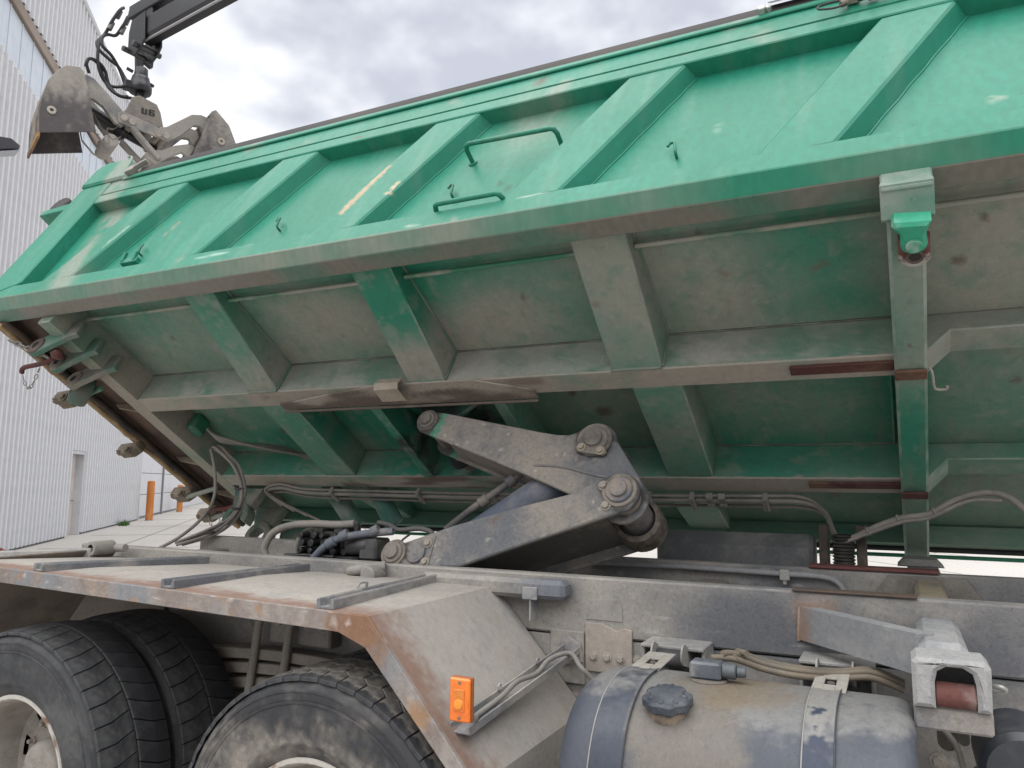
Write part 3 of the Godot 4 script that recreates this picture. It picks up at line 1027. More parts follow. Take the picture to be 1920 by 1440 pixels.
	g.tube(spline(V3([[-4.32, 1.53, 2.28], [-4.26, 1.50, 2.285], [-4.21, 1.40, 2.285], [-4.19, 1.33, 2.28]])), 0.008, 8)
	put(cap, "edge_bead", g, "gloss_paint", pw, 0.05)
	g = Geo.new()
	g.cyl(Vector3(-4.13, 1.335, 2.20), Vector3(-4.13, 1.335, 2.30), 0.03, 14)
	g.bar(Vector3(-4.16, 1.30, 2.285), Vector3(-4.04, 1.40, 2.285), 0.02, 0.03, Z)
	put(cap, "tension_bracket", g, "bare_steel", mottled(Color(0.18, 0.15, 0.13), Color(0.35, 0.32, 0.29)), 0.05)
	var bump := part(B, "rubber_stop")
	g = Geo.new()
	g.prism(arc(Vector2(-4.76, 1.20), 0.075, -30, 210, 12), Vector3.ZERO, X, Y, Z, 2.16, 2.245, 0.008, true)
	put(bump, "block", g, "rubber", plain(Color(0.04, 0.035, 0.035)), 0.05)
	g = Geo.new()
	g.prism(V2([[-4.86, 1.10], [-4.60, 1.10], [-4.60, 1.17], [-4.86, 1.15]]), Vector3.ZERO, X, Y, Z, 2.15, 2.25, 0.004)
	put(bump, "bracket", g, "gloss_paint", pw, 0.05)

	# grab handles
	for h in [[-1.592, 0.79, -1.165, 0.77], [-1.60, 0.385, -1.30, 0.385]]:
		var hd := part(B, "grab_handle")
		g = Geo.new()
		var a := Vector3(h[0], h[1], 2.178)
		var b := Vector3(h[2], h[3], 2.178)
		var out := Vector3(0, 0, 0.098)
		var d := (b - a).normalized() * 0.022
		g.tube([a, a + out * 0.72, a + out * 0.93 + d * 0.35, a + out + d, b + out - d, b + out * 0.93 - d * 0.35, b + out * 0.72, b], 0.0105, 10)
		put(hd, "bar", g, "gloss_paint", func(p: Vector3, n: Vector3) -> Color: return paint_wall(p, n).lerp(Color(0.05, 0.06, 0.055), 0.35 * ss(-0.1, 0.4, nhi.get_noise_3dv(p * 2.0))), 0.04)
		for q in [a, b]:
			g = Geo.new()
			g.cyl(q, q + Vector3(0, 0, 0.010), 0.021, 12)
			put(hd, "foot", g, "gloss_paint", pw, 0.05)
	# rope hooks on the sheet
	for x in [-4.41, -3.52, -2.56, -1.605, -0.665]:
		g = Geo.new()
		g.tube(spline(V3([[x, 0.545, 2.18], [x, 0.545, 2.205], [x - 0.004, 0.575, 2.212], [x - 0.012, 0.605, 2.209], [x - 0.028, 0.612, 2.204], [x - 0.036, 0.598, 2.202]]), 5), 0.0055, 8)
		put(B, "rope_hook", g, "gloss_paint", mottled(GREEN, Color(0.05, 0.05, 0.045), 0.5, 3.0), 0.05)
	g = Geo.new()
	g.bar(Vector3(-3.62, 0.495, 2.19), Vector3(-3.50, 0.495, 2.19), 0.03, 0.035, Y)
	g.bar(Vector3(-3.61, 0.49, 2.20), Vector3(-3.61, 0.55, 2.215), 0.015, 0.02, Z)
	g.bar(Vector3(-3.52, 0.49, 2.20), Vector3(-3.52, 0.54, 2.215), 0.015, 0.02, Z)
	put(B, "step_bracket", g, "gloss_paint", pw, 0.05)

	# plate and cable fittings over the front of the wall
	var fit := part(B, "sheet_fitting")
	g = Geo.new()
	g.obox(Vector3(-0.24, 1.405, 2.262), Vector3(0.135, 0, 0), Vector3(0, 0.062, -0.03), Vector3(0, 0.001, 0.0025), 0.001)
	put(fit, "plate", g, "bare_steel", mottled(Color(0.55, 0.56, 0.57), Color(0.38, 0.38, 0.38), 0.25), 0.05)
	for x in [-0.27, -0.10]:
		g = Geo.new()
		g.bolt(Vector3(x, 1.40, 2.266), Vector3(0, 0.4, 0.9), 0.013)
		put(fit, "bolt", g, "bare_steel", plain(Color(0.30, 0.29, 0.27)), 0.05)
	g = Geo.new()
	g.cyl(Vector3(-0.40, 1.325, 2.25), Vector3(-0.40, 1.325, 2.29), 0.016, 12)
	g.cyl(Vector3(-0.375, 1.33, 2.26), Vector3(-0.375, 1.33, 2.285), 0.012, 12)
	put(fit, "clamp", g, "bare_steel", plain(Color(0.55, 0.55, 0.54)), 0.05)
	g = Geo.new()
	g.box(-0.09, -0.045, 1.225, 1.30, 2.256, 2.285, 0.006)
	g.cyl(Vector3(-0.065, 1.235, 2.285), Vector3(-0.065, 1.235, 2.30), 0.014, 12)
	g.cyl(Vector3(-0.11, 1.21, 2.275), Vector3(-0.085, 1.225, 2.275), 0.014, 12)
	put(fit, "latch_block", g, "dusty_steel", mottled(Color(0.20, 0.15, 0.12), Color(0.42, 0.38, 0.33), 0.5, 3.0), 0.03)
	g = Geo.new()
	g.tube(spline(V3([[-0.09, 1.205, 2.275], [-0.13, 1.175, 2.285], [-0.18, 1.18, 2.29], [-0.185, 1.215, 2.285], [-0.14, 1.235, 2.28], [-0.08, 1.235, 2.275]])), 0.0045, 8)
	put(fit, "cable_loop", g, "hose_rubber", plain(Color(0.05, 0.05, 0.052)), 0.1)
	g = Geo.new()
	g.tube(spline(V3([[-0.05, 1.225, 2.275], [0.1, 1.226, 2.278], [0.4, 1.232, 2.27], [FRONT, 1.24, 2.268]])), 0.013, 10)
	put(fit, "conduit", g, "hose_rubber", plain(Color(0.06, 0.06, 0.065)), 0.2)
	g = Geo.new()
	g.box(-0.02, 0.02, 1.205, 1.245, 2.262, 2.296, 0.006)
	put(fit, "conduit_clip", g, "hose_rubber", plain(Color(0.04, 0.04, 0.042)), 0.2)

	# the other walls of the box
	g = Geo.new()
	g.box(-4.45, FRONT, 0.30, 1.30, -0.14, -0.12, 0.003)
	put(B, "far_wall", g, "gloss_paint", pw, 0.3)
	g = Geo.new()
	g.prism(V2([[-0.20, 0.320], [-0.20, 0.37], [-0.07, 0.376], [-0.07, 0.275], [-0.15, 0.300]]), Vector3.ZERO, Z, Y, X, REAR, FRONT, 0.003)
	put(B, "far_rail", g, "dull_paint", pf, 0.12)
	g = Geo.new()
	g.box(-4.3, FRONT, 0.278, 0.296, -0.165, -0.135, 0.005)
	put(B, "seal_strip", g, "rubber", plain(Color(0.015, 0.015, 0.016)), 0.2)
	g = Geo.new()
	g.cyl(Vector3(-3.4, 0.268, -0.185), Vector3(0.55, 0.268, -0.185), 0.010, 12)
	put(B, "drop_rod", g, "gloss_paint", plain(Color(0.03, 0.20, 0.11)), 0.2)
	g = Geo.new()
	g.box(FRONT - 0.02, FRONT, 0.30, 1.30, -0.118, 2.163, 0.003)
	put(B, "front_wall", g, "gloss_paint", pw, 0.3)

	# underside
	var deck := part(B, "underside")
	g = Geo.new()
	g.face(V3([[-4.40, 0.39, -0.10], [0.75, 0.39, -0.10], [0.75, 0.39, 2.16], [-4.40, 0.39, 2.16]]), -Y)
	put(deck, "floor_sheet", g, "dull_paint", pu, 0.036)
	g = Geo.new()
	g.box(-4.40, FRONT - 0.03, 0.391, 0.402, -0.10, 2.16, 0.001)
	put(deck, "floor_plate", g, "dull_paint", pu, 0.15)
	for run in [[Vector3(-4.05, 0.387, 1.434), Vector3(0.0, 0.387, 1.434)], [Vector3(-4.05, 0.387, 0.624), Vector3(0.0, 0.387, 0.624)]]:
		g = Geo.new()
		g.tube(wobble(run[0], run[1], 0.003), 0.005, 6)
		put(deck, "weld_seam", g, "dull_paint", mottled(Color(0.20, 0.22, 0.18), Color(0.12, 0.12, 0.10), 0.5, 3.0), 0.1)
	for b in [[1.31, 1.43], [0.50, 0.62]]:
		g = Geo.new()
		g.prism(V2([[-4.058, 0.2], [0.105, 0.2], [0.19, 0.302], [FRONT - 0.05, 0.302], [FRONT - 0.05, 0.389], [-4.058, 0.389]]), Vector3.ZERO, X, Y, Z, b[0], b[1], 0.005)
		put(deck, "long_beam", g, "dull_paint", pf, 0.06)
	for q in [[-1.075, -0.855], [-2.113, -1.903], [-3.152, -2.955]]:
		g = Geo.new()
		g.prism(V2([[1.431, 0.204], [1.431, 0.389], [2.109, 0.389], [2.109, 0.318]]), Vector3.ZERO, Z, Y, X, q[0], q[1], 0.006)
		put(deck, "cross_member", g, "dull_paint", pu, 0.03)
		for run in [[Vector3(q[0], 0.203, 1.434), Vector3(q[1], 0.203, 1.434)], [Vector3(q[1] + 0.002, 0.386, 1.44), Vector3(q[1] + 0.002, 0.386, 2.10)], [Vector3(q[1] + 0.002, 0.38, 1.434), Vector3(q[1] + 0.002, 0.21, 1.434)]]:
			g = Geo.new()
			g.tube(wobble(run[0], run[1], 0.003), 0.008, 6)
			put(deck, "weld_seam", g, "dull_paint", mottled(Color(0.22, 0.25, 0.21), Color(0.10, 0.20, 0.14), 0.5, 3.0), 0.08)
		g = Geo.new()
		g.prism(V2([[0.499, 0.204], [0.499, 0.389], [-0.069, 0.389], [-0.069, 0.318]]), Vector3.ZERO, Z, Y, X, q[0], q[1], 0.006)
		put(deck, "cross_member", g, "dull_paint", pu, 0.05)
	for q in [[-1.02, -0.80], [-3.172, -2.945]]:
		g = Geo.new()
		g.box(q[0], q[1], 0.206, 0.389, 0.621, 1.309, 0.006)
		put(deck, "cross_member", g, "dull_paint", pu, 0.03)
	for q in [[-2.425, -2.40], [-1.70, -1.675]]:
		g = Geo.new()
		g.box(q[0], q[1], 0.202, 0.389, 0.621, 1.309, 0.002)
		g.box(q[0] - 0.018, q[1] + 0.018, 0.194, 0.2015, 0.623, 1.307, 0.002)
		put(deck, "hoist_plate", g, "dull_paint", pu, 0.03)
	# lugs that hold the hoist pin
	for u in [1.195, 0.90]:
		g = Geo.new()
		var lp := V2([[-2.30, 0.385], [-2.105, 0.13]])
		lp.append_array(arc(Vector2(-2.045, 0.125), 0.060, 190, 340, 10))
		lp.append_array(V2([[-1.72, 0.385]]))
		g.prism(lp, Vector3.ZERO, X, Y, Z, u - 0.012, u + 0.012, 0.003, true)
		put(deck, "hoist_lug", g, "dusty_steel", func(p: Vector3, n: Vector3) -> Color: return paint_under(p, n).lerp(OIL, 0.35 + 0.6 * (1.0 - ss(0.08, 0.24, Vector2(p.x + 2.045, p.y - 0.12).length() + 0.12 * nmid.get_noise_3dv(p * 2.0)))), 0.03)

	# bolster across the front with its hinge lug
	g = Geo.new()
	g.prism(V2([[-0.02, 0.16], [-0.02, 0.389], [2.105, 0.389], [2.105, 0.15]]), Vector3.ZERO, Z, Y, X, 0.002, 0.108, 0.010)
	put(deck, "bolster", g, "dull_paint", pu, 0.035)
	for s in [-0.006, 0.116]:
		g = Geo.new()
		g.tube(spline(V3([[s - 0.006 if s < 0 else s - 0.004, 0.383, 0.64], [s - 0.006 if s < 0 else s - 0.004, 0.383, 1.3]]), 3), 0.006, 6)
		put(deck, "weld_seam", g, "dull_paint", pf, 0.06)
	g = Geo.new()
	g.prism(V2([[2.105, 0.125], [2.12, 0.118], [2.205, 0.172], [2.205, 0.186], [2.115, 0.150], [2.105, 0.16]]), Vector3.ZERO, Z, Y, X, -0.012, 0.130, 0.003)
	g.box(-0.01, 0.128, 0.16, 0.24, 2.112, 2.20, 0.005)
	put(deck, "cover_plate", g, "dull_paint", mottled(Color(0.08, 0.22, 0.16), Color(0.24, 0.29, 0.25), 0.5, 1.0), 0.03)
	var eye := part(B, "hinge_eye")
	g = Geo.new()
	var kp := V2([[0.022, 2.135], [0.118, 2.128], [0.104, 2.085], [0.104, 2.05]])
	kp.append_array(arc(Vector2(0.072, 2.045), 0.036, 0, -180, 10))
	kp.append_array(V2([[0.036, 2.06], [0.036, 2.085], [0.014, 2.12]]))
	g.prism(kp, Vector3.ZERO, X, Z, -Y, -0.148, -0.072, 0.010, true)
	put(eye, "knuckle", g, "gloss_paint", mottled(Color(0.045, 0.36, 0.22), Color(0.33, 0.47, 0.40), 0.35, 2.5), 0.01)
	g = Geo.new()
	g.cyl(Vector3(0.072, 0.08, 2.05), Vector3(0.072, 0.062, 2.05), 0.024, 16)
	put(eye, "pin_head", g, "gloss_paint", mottled(Color(0.05, 0.36, 0.22), Color(0.36, 0.48, 0.42), 0.4, 3.0), 0.01)
	g = Geo.new()
	var ep := V2([[0.030, 2.045], [0.116, 2.04], [0.116, 1.985]])
	ep.append_array(arc(Vector2(0.074, 1.972), 0.044, 0, -180, 12))
	g.prism(ep, Vector3.ZERO, X, Z, -Y, -0.149, -0.104, 0.008, true)
	put(eye, "socket_plate", g, "dusty_steel", func(p: Vector3, _n: Vector3) -> Color:
		var c := Color(0.11, 0.028, 0.026).lerp(Color(0.16, 0.07, 0.06), f01(nhi, p))
		return c.lerp(Color(0.40, 0.39, 0.35), ss(0.0, 0.35, (1.985 - p.z) / 0.08 + 0.5 * nhi.get_noise_3dv(p * 2.0))), 0.008)
	g = Geo.new()
	g.lathe(V2([[0.016, 0.0], [0.019, 0.006], [0.024, 0.007], [0.025, 0.0]]), Vector3(0.074, 0.103, 1.978), -Y, 20)
	put(eye, "bore_ring", g, "dusty_steel", plain(Color(0.12, 0.09, 0.075)), 0.01)
	g = Geo.new()
	g.cyl(Vector3(0.074, 0.1035, 1.978), Vector3(0.074, 0.1025, 1.978), 0.0165, 16, 0.0)
	put(eye, "bore", g, "rubber", plain(Color(0.035, 0.025, 0.022)), 0.01)

	# round bars under the outer edge
	for q in [[-0.853, 0.0], [-1.90, -1.077], [-2.953, -2.115], [-4.058, -3.154], [0.11, FRONT - 0.1]]:
		g = Geo.new()
		g.cyl(Vector3(q[0], 0.352, 1.962), Vector3(q[1], 0.352, 1.962), 0.0105, 10)
		put(deck, "round_bar", g, "dull_paint", mottled(Color(0.05, 0.22, 0.13), Color(0.36, 0.36, 0.31), 0.55), 0.05)
	# rusted wear strips, brackets and the wedge channel under the near beam
	for q in [[-0.36, 0.106, 1.405, 1.355], [-0.375, 0.07, 0.60, 0.555]]:
		g = Geo.new()
		g.box(q[0], 0.0015, 0.186, 0.1985, q[3], q[2], 0.003)
		g.box(0.0025, 0.106, 0.136, 0.149, q[3], q[2], 0.003)
		put(deck, "wear_strip", g, "dusty_steel", mottled(Color(0.085, 0.028, 0.026), Color(0.17, 0.10, 0.06), 0.4, 2.0), 0.03)
	g = Geo.new()
	g.prism(V2([[-3.0, 1.335], [-2.30, 1.44], [-1.75, 1.44], [-1.47, 1.345], [-1.47, 1.285], [-3.0, 1.285]]), Vector3.ZERO, X, Z, -Y, -0.199, -0.190, 0.002)
	g.box(-3.0, -1.47, 0.176, 0.189, 1.275, 1.284, 0.002)
	put(deck, "wedge_channel", g, "dusty_steel", func(p: Vector3, _n: Vector3) -> Color:
		return Color(0.15, 0.115, 0.095).lerp(Color(0.38, 0.335, 0.285), ss(-0.35, 0.25, nmid.get_noise_3dv(Vector3(p.x * 0.7, p.y, p.z * 2.5)) + (p.z - 1.38) * 6.0)), 0.03)
	g = Geo.new()
	g.prism(V2([[1.435, 0.20], [1.47, 0.205], [1.485, 0.165], [1.47, 0.135], [1.38, 0.135], [1.37, 0.142], [1.462, 0.142], [1.476, 0.166], [1.463, 0.196], [1.435, 0.192]]), Vector3.ZERO, Z, Y, X, -2.27, -2.13, 0.002)
	put(deck, "bent_bracket", g, "dusty_coat", mottled(Color(0.44, 0.38, 0.31), Color(0.33, 0.28, 0.23)), 0.03)
	g = Geo.new()
	g.tube(spline(V3([[0.112, 0.17, 1.385], [0.122, 0.155, 1.37], [0.128, 0.15, 1.30], [0.138, 0.148, 1.285], [0.165, 0.148, 1.283], [0.170, 0.15, 1.297]])), 0.005, 8)
	put(deck, "hose_hook", g, "dusty_coat", plain(Color(0.40, 0.38, 0.33)), 0.05)

	# rear end: cross beam, sill, tailgate and their fittings
	var rear := part(B, "rear_frame")
	g = Geo.new()
	g.prism(V2([[-4.165, 0.2], [-4.06, 0.2], [-4.06, 0.389], [-4.165, 0.389]]), Vector3.ZERO, X, Y, Z, -0.02, 2.108, 0.006)
	put(rear, "cross_beam", g, "dusty_coat", func(p: Vector3, n: Vector3) -> Color:
		var c := paint_under(p, n)
		return c.lerp(Color(0.36, 0.315, 0.265), 0.25 + 0.6 * ss(-0.35, 0.25, nlo.get_noise_3dv(p * 1.5) + 0.5 * nmid.get_noise_3dv(p * 1.5)) ), 0.035)
	g = Geo.new()
	g.box(-4.47, -4.168, 0.285, 0.388, -0.02, 2.108, 0.003)
	put(rear, "sill", g, "dusty_steel", mottled(Color(0.055, 0.035, 0.028), Color(0.13, 0.085, 0.062), 0.45, 1.3), 0.05)
	for u in [1.60, 1.30, 0.72, 0.30]:
		g = Geo.new()
		g.prism(V2([[-4.168, 0.212], [-4.168, 0.284], [-4.46, 0.284], [-4.40, 0.25]]), Vector3.ZERO, X, Y, Z, u - 0.006, u + 0.006, 0.002)
		put(rear, "web_plate", g, "dusty_coat", mottled(Color(0.33, 0.27, 0.20), Color(0.2, 0.16, 0.12)), 0.05)
	var gate := part(B, "tailgate")
	g = Geo.new()
	g.box(REAR - 0.035, REAR + 0.015, 0.215, 1.30, -0.12, 2.125, 0.004)
	put(gate, "panel", g, "gloss_paint", func(p: Vector3, n: Vector3) -> Color:
		var grime := Color(0.075, 0.05, 0.038).lerp(Color(0.16, 0.11, 0.08), f01(nmid, p * 2.0))
		return paint_wall(p, n).lerp(grime, 1.0 - ss(0.42, 0.60, p.y + 0.12 * nmid.get_noise_3dv(p))), 0.08)
	g = Geo.new()
	var edge := []
	for i in 40:
		var u := lerpf(-0.10, 2.12, i / 39.0)
		edge.append(Vector3(REAR + 0.02 + 0.006 * sin(i * 2.3), 0.212 + 0.006 * sin(i * 1.7), u))
	g.tube(edge, 0.017, 8)
	put(gate, "worn_edge", g, "dusty_coat", mottled(Color(0.42, 0.30, 0.16), Color(0.20, 0.13, 0.08), 0.4, 2.0), 0.05)
	g = Geo.new()
	edge = []
	for i in 60:
		var u := lerpf(-0.10, 2.12, i / 59.0)
		edge.append(Vector3(REAR + 0.055 + 0.010 * nhi.get_noise_1d(u * 2.0), 0.235 + 0.008 * nhi.get_noise_1d(u * 3.0 + 9.0), u))
	g.tube(edge, 0.022, 8)
	put(gate, "rubber_seal", g, "rubber", mottled(Color(0.02, 0.017, 0.015), Color(0.09, 0.06, 0.04), 0.4, 2.5), 0.05)
	# hinge lugs at the rear corner
	for q in [[1.985, 0.0], [1.845, 0.015], [1.70, -0.01]]:
		var lug := part(B, "hinge_lug")
		g = Geo.new()
		var lp2 := V2([[-3.98, 0.30], [-3.96, 0.20], [-4.02, 0.185]])
		lp2.append_array(arc(Vector2(-4.24 + q[1], 0.135), 0.058, 285, 95, 12))
		lp2.append_array(V2([[-4.10, 0.30]]))
		g.prism(lp2, Vector3.ZERO, X, Y, Z, q[0] - 0.016, q[0] + 0.016, 0.004, true)
		put(lug, "plate", g, "dull_paint", mottled(Color(0.07, 0.17, 0.125), Color(0.22, 0.205, 0.175), 0.55, 1.5), 0.03)
		g = Geo.new()
		g.lathe(V2([[0.022, -0.024], [0.052, -0.024], [0.056, -0.018], [0.056, 0.018], [0.052, 0.024], [0.022, 0.024]]), Vector3(-4.24 + q[1], 0.135, q[0]), Z, 20)
		put(lug, "boss", g, "dusty_coat", mottled(Color(0.22, 0.19, 0.155), Color(0.09, 0.065, 0.055), 0.45, 2.0), 0.03)
		g = Geo.new()
		g.cyl(Vector3(-4.24 + q[1], 0.135, q[0] - 0.02), Vector3(-4.24 + q[1], 0.135, q[0] + 0.02), 0.0215, 16)
		put(lug, "bore", g, "rubber", plain(Color(0.03, 0.022, 0.02)), 0.05)
	g = Geo.new()
	g.lathe(V2([[0.0, -0.034], [0.02, -0.03], [0.03, -0.014], [0.034, 0.0], [0.03, 0.014], [0.02, 0.03], [0.0, 0.034]]), Vector3(-4.14, 0.13, 1.93), Z, 16)
	put(B, "red_knob", g, "dull_paint", mottled(Color(0.10, 0.035, 0.03), Color(0.24, 0.17, 0.14), 0.5, 3.0), 0.02)
	g = Geo.new()
	g.lathe(V2([[0.05, -0.05], [0.085, -0.05], [0.095, -0.03], [0.095, 0.03], [0.085, 0.05], [0.05, 0.05]]), Vector3(-4.33, 0.15, 1.60), Vector3(-0.5, -0.2, 1.0), 22)
	put(B, "latch_ring", g, "dusty_steel", mottled(Color(0.09, 0.15, 0.12), Color(0.17, 0.145, 0.12), 0.5, 2.0), 0.03)
	g = Geo.new()
	g.cyl(Vector3(-4.33, 0.15, 1.60), Vector3(-4.345, 0.144, 1.63), 0.052, 18)
	put(B, "latch_core", g, "dusty_steel", plain(Color(0.06, 0.035, 0.03)), 0.03)
	for q in [[1.52, 0.13], [0.98, 0.10], [0.44, 0.13], [0.16, 0.12]]:
		var cl := part(B, "gate_clamp")
		g = Geo.new()
		var c0 := Vector3(REAR - 0.01, 0.165, q[0])
		g.prism(V2([[-0.10, 0.03], [-0.11, -0.02], [-0.06, -0.055], [0.03, -0.045], [0.075, 0.0], [0.06, 0.045]]), c0, X, Y, Z, -q[1] * 0.35, q[1] * 0.35, 0.012)
		put(cl, "jaw", g, "dusty_coat", mottled(Color(0.22, 0.18, 0.13), Color(0.09, 0.075, 0.06), 0.5, 2.0), 0.03)
		g = Geo.new()
		g.bolt(c0 + Vector3(0.01, -0.03, q[1] * 0.35), Z, 0.022)
		g.bolt(c0 + Vector3(-0.07, -0.035, q[1] * 0.2), -Y, 0.02)
		put(cl, "nut", g, "dusty_coat", plain(Color(0.17, 0.14, 0.11)), 0.03)
		if q[0] != 0.98:
			g = Geo.new()
			g.cyl(c0 + Vector3(0.02, -0.03, 0.0), c0 + Vector3(0.33, 0.02, 0.05), 0.016, 10)
			put(cl, "tie_rod", g, "dull_paint", mottled(Color(0.06, 0.22, 0.15), Color(0.30, 0.31, 0.27)), 0.03)
	# red locking pins with their chains
	for q in [Vector3(-4.42, 0.13, 1.86), Vector3(-4.30, 0.13, 0.30)]:
		var pin := part(B, "locking_pin")
		g = Geo.new()
		g.tube(spline([q + Vector3(0.16, 0.03, 0.02), q + Vector3(0.05, 0.01, 0.0), q + Vector3(-0.10, -0.01, 0.0), q + Vector3(-0.13, -0.03, -0.02)]), 0.014, 10)
		put(pin, "shaft", g, "dull_paint", mottled(Color(0.15, 0.016, 0.02), Color(0.08, 0.03, 0.028), 0.5, 3.0), 0.03)
		var down: Vector3 = inv.basis * Vector3(0, -1, 0)
		for k in 9:
			var t := k / 8.0
			var at: Vector3 = q + Vector3(-0.13 + 0.16 * t, 0, 0) + down * (0.03 + 0.10 * sin(t * PI))
			var d: Vector3 = (Vector3(0.16, 0, 0) + down * 0.10 * PI * cos(t * PI)).normalized()
			var s: Vector3 = d.cross(Z if k % 2 == 0 else Y).normalized()
			g = Geo.new()
			var lk := []
			for m in 11:
				var a := TAU * m / 10.0
				lk.append(at + d * cos(a) * 0.0165 + s * sin(a) * 0.0085)
			g.tube(lk, 0.0028, 6)
			put(pin, "chain_link", g, "bare_steel", plain(Color(0.28, 0.27, 0.26)), 0.05)
	for k in 7:
		var at := Vector3(-4.47 + k * 0.03, 0.17 - 0.004 * k, 2.02 - 0.018 * k)
		g = Geo.new()
		var lk := []
		var s: Vector3 = Z if k % 2 == 0 else Y
		for m in 11:
			var a := TAU * m / 10.0
			lk.append(at + Vector3(0.9, -0.1, -0.5).normalized() * cos(a) * 0.026 + s * sin(a) * 0.014)
		g.tube(lk, 0.0055, 6)
		put(B, "chain_link", g, "bare_steel", plain(Color(0.33, 0.32, 0.31)), 0.05)
	# open claws that ride on the rear hinge bar
	for u in [0.44, 0.20]:
		g = Geo.new()
		var o := Vector2(-3.92, -0.02)
		var cw := arc(o, 0.105, 200, -20, 14)
		cw.append_array(arc(o, 0.058, -20, 200, 12))
		g.prism(cw, Vector3.ZERO, X, Y, Z, u - 0.04, u + 0.04, 0.006, true)
		g.prism(V2([[-4.06, 0.20], [-3.80, 0.20], [-3.84, 0.06], [-4.0, 0.06]]), Vector3.ZERO, X, Y, Z, u - 0.03, u + 0.03, 0.004)
		put(B, "hinge_claw", g, "dull_paint", mottled(Color(0.08, 0.14, 0.11), Color(0.24, 0.23, 0.19), 0.5, 2.0), 0.03)
	g = Geo.new()
	g.prism(V2([[-3.95, 0.2], [-3.62, 0.2], [-3.70, -0.06], [-3.80, -0.10], [-3.88, -0.02]]), Vector3.ZERO, X, Y, Z, 0.02, 0.05, 0.003)
	put(B, "hinge_plate", g, "dull_paint", mottled(Color(0.05, 0.13, 0.10), Color(0.22, 0.22, 0.19), 0.5, 2.0), 0.04)
	# two short cylinders behind the far beam
	for q in [[-3.35, -3.16, 0.32], [-2.98, -2.84, 0.36]]:
		g = Geo.new()
		g.cyl(Vector3(q[0], 0.30, q[2] + 0.08), Vector3(q[1], 0.10, q[2] - 0.14), 0.062, 20, 0.015)
		put(B, "air_cylinder", g, "dull_paint", mottled(Color(0.05, 0.15, 0.12), Color(0.22, 0.24, 0.21), 0.45, 2.0), 0.04)

	# junction box with a bundle of hoses that drops to the chassis
	g = Geo.new()
	g.box(-4.055, -3.985, 0.27, 0.389, 0.95, 1.06, 0.015)
	put(B, "junction_box", g, "dull_paint", mottled(Color(0.025, 0.19, 0.11), Color(0.16, 0.22, 0.17), 0.4, 2.0), 0.04)
	var grey := mottled(Color(0.26, 0.235, 0.205), Color(0.16, 0.15, 0.14), 0.4, 2.5)
	var bundle := part(B, "hose_bundle")
	for k in 5:
		var j := Vector3(0.018 * (k % 3), 0.016 * (k / 3), 0.02 * (k % 2))
		g = Geo.new()
		var pts := []
		for q in V3([[-3.93, 1.80, -0.42], [-3.86, 1.78, -0.40], [-3.74, 1.70, -0.40], [-3.66, 1.58, -0.40], [-3.66, 1.46, -0.40], [-3.72, 1.36, -0.38], [-3.84, 1.27, -0.33], [-4.05, 1.205, -0.28]]):
			pts.append(inv * (q + j * (1.0 + 0.5 * sin(q.x * 20.0 + k))))
		g.tube(spline(pts), 0.0095 if k < 4 else 0.013, 8)
		put(bundle, "hose", g, "hose_rubber", grey, 0.05)
	g = Geo.new()
	var lone := []
	for q in V3([[-3.92, 1.80, -0.38], [-3.83, 1.66, -0.34], [-3.78, 1.50, -0.30], [-3.80, 1.38, -0.24], [-3.92, 1.26, -0.18], [-4.08, 1.17, -0.12]]):
		lone.append(inv * q)
	g.tube(spline(lone), 0.010, 8)
	put(bundle, "hose", g, "hose_rubber", grey, 0.05)
	for q in V3([[-3.68, 1.55, -0.39], [-3.69, 1.43, -0.38], [-3.83, 1.285, -0.32]]):
		g = Geo.new()
		g.cyl(inv * (q + Vector3(0.02, -0.004, 0)), inv * (q + Vector3(0.02, 0.010, 0)), 0.034, 12)
		put(bundle, "cable_tie", g, "hose_rubber", plain(Color(0.05, 0.05, 0.05)), 0.05)
	for k in 4:
		g = Geo.new()
		g.tube(spline(V3([[-3.92, 0.30, 1.0 - 0.02 * k], [-3.82, 0.255, 0.98 - 0.02 * k], [-3.65, 0.27 + 0.012 * k, 0.86 - 0.015 * k], [-3.50, 0.30 + 0.015 * k, 0.75 - 0.01 * k], [-3.38, 0.33, 0.66 - 0.01 * k], [-3.3, 0.36, 0.61]])), 0.0105, 8)
		put(bundle, "hose", g, "hose_rubber", grey, 0.05)

	# pipes clipped under the far beam
	var pipes := part(B, "pipe_run")
	for k in 4:
		g = Geo.new()
		var dz := 0.024 * k
		var dw := 0.012 * (k % 2)
		var pth := V3([[-3.62 + 0.1 * k, 0.10 - 0.02 * k, 0.42 - dz], [-3.72, 0.15, 0.52 - dz], [-3.60, 0.185 - dw, 0.545 - dz], [-3.40, 0.180 - dw, 0.50 - dz], [-2.9, 0.182 - dw, 0.485 - dz], [-2.1, 0.180 - dw, 0.478 - dz], [-1.2, 0.180 - dw, 0.484 - dz], [-0.62, 0.180 - dw, 0.495 - dz], [-0.42, 0.180 - dw, 0.490 - dz], [-0.33, 0.170, 0.40 - dz * 0.5], [-0.30, 0.15, 0.25], [-0.27, 0.10 + 0.01 * k, 0.13]])
		g.tube(spline(pth), 0.0085 if k != 1 else 0.012, 8)
		put(pipes, "pipe", g, "hose_rubber", grey, 0.06)
	for x in [-3.2, -2.55, -2.05, -1.15, -0.93, -0.58]:
		g = Geo.new()
		g.box(x - 0.014, x + 0.014, 0.150, 0.1985, 0.395, 0.505, 0.006)
		put(pipes, "clip", g, "hose_rubber", plain(Color(0.22, 0.21, 0.19)), 0.05)
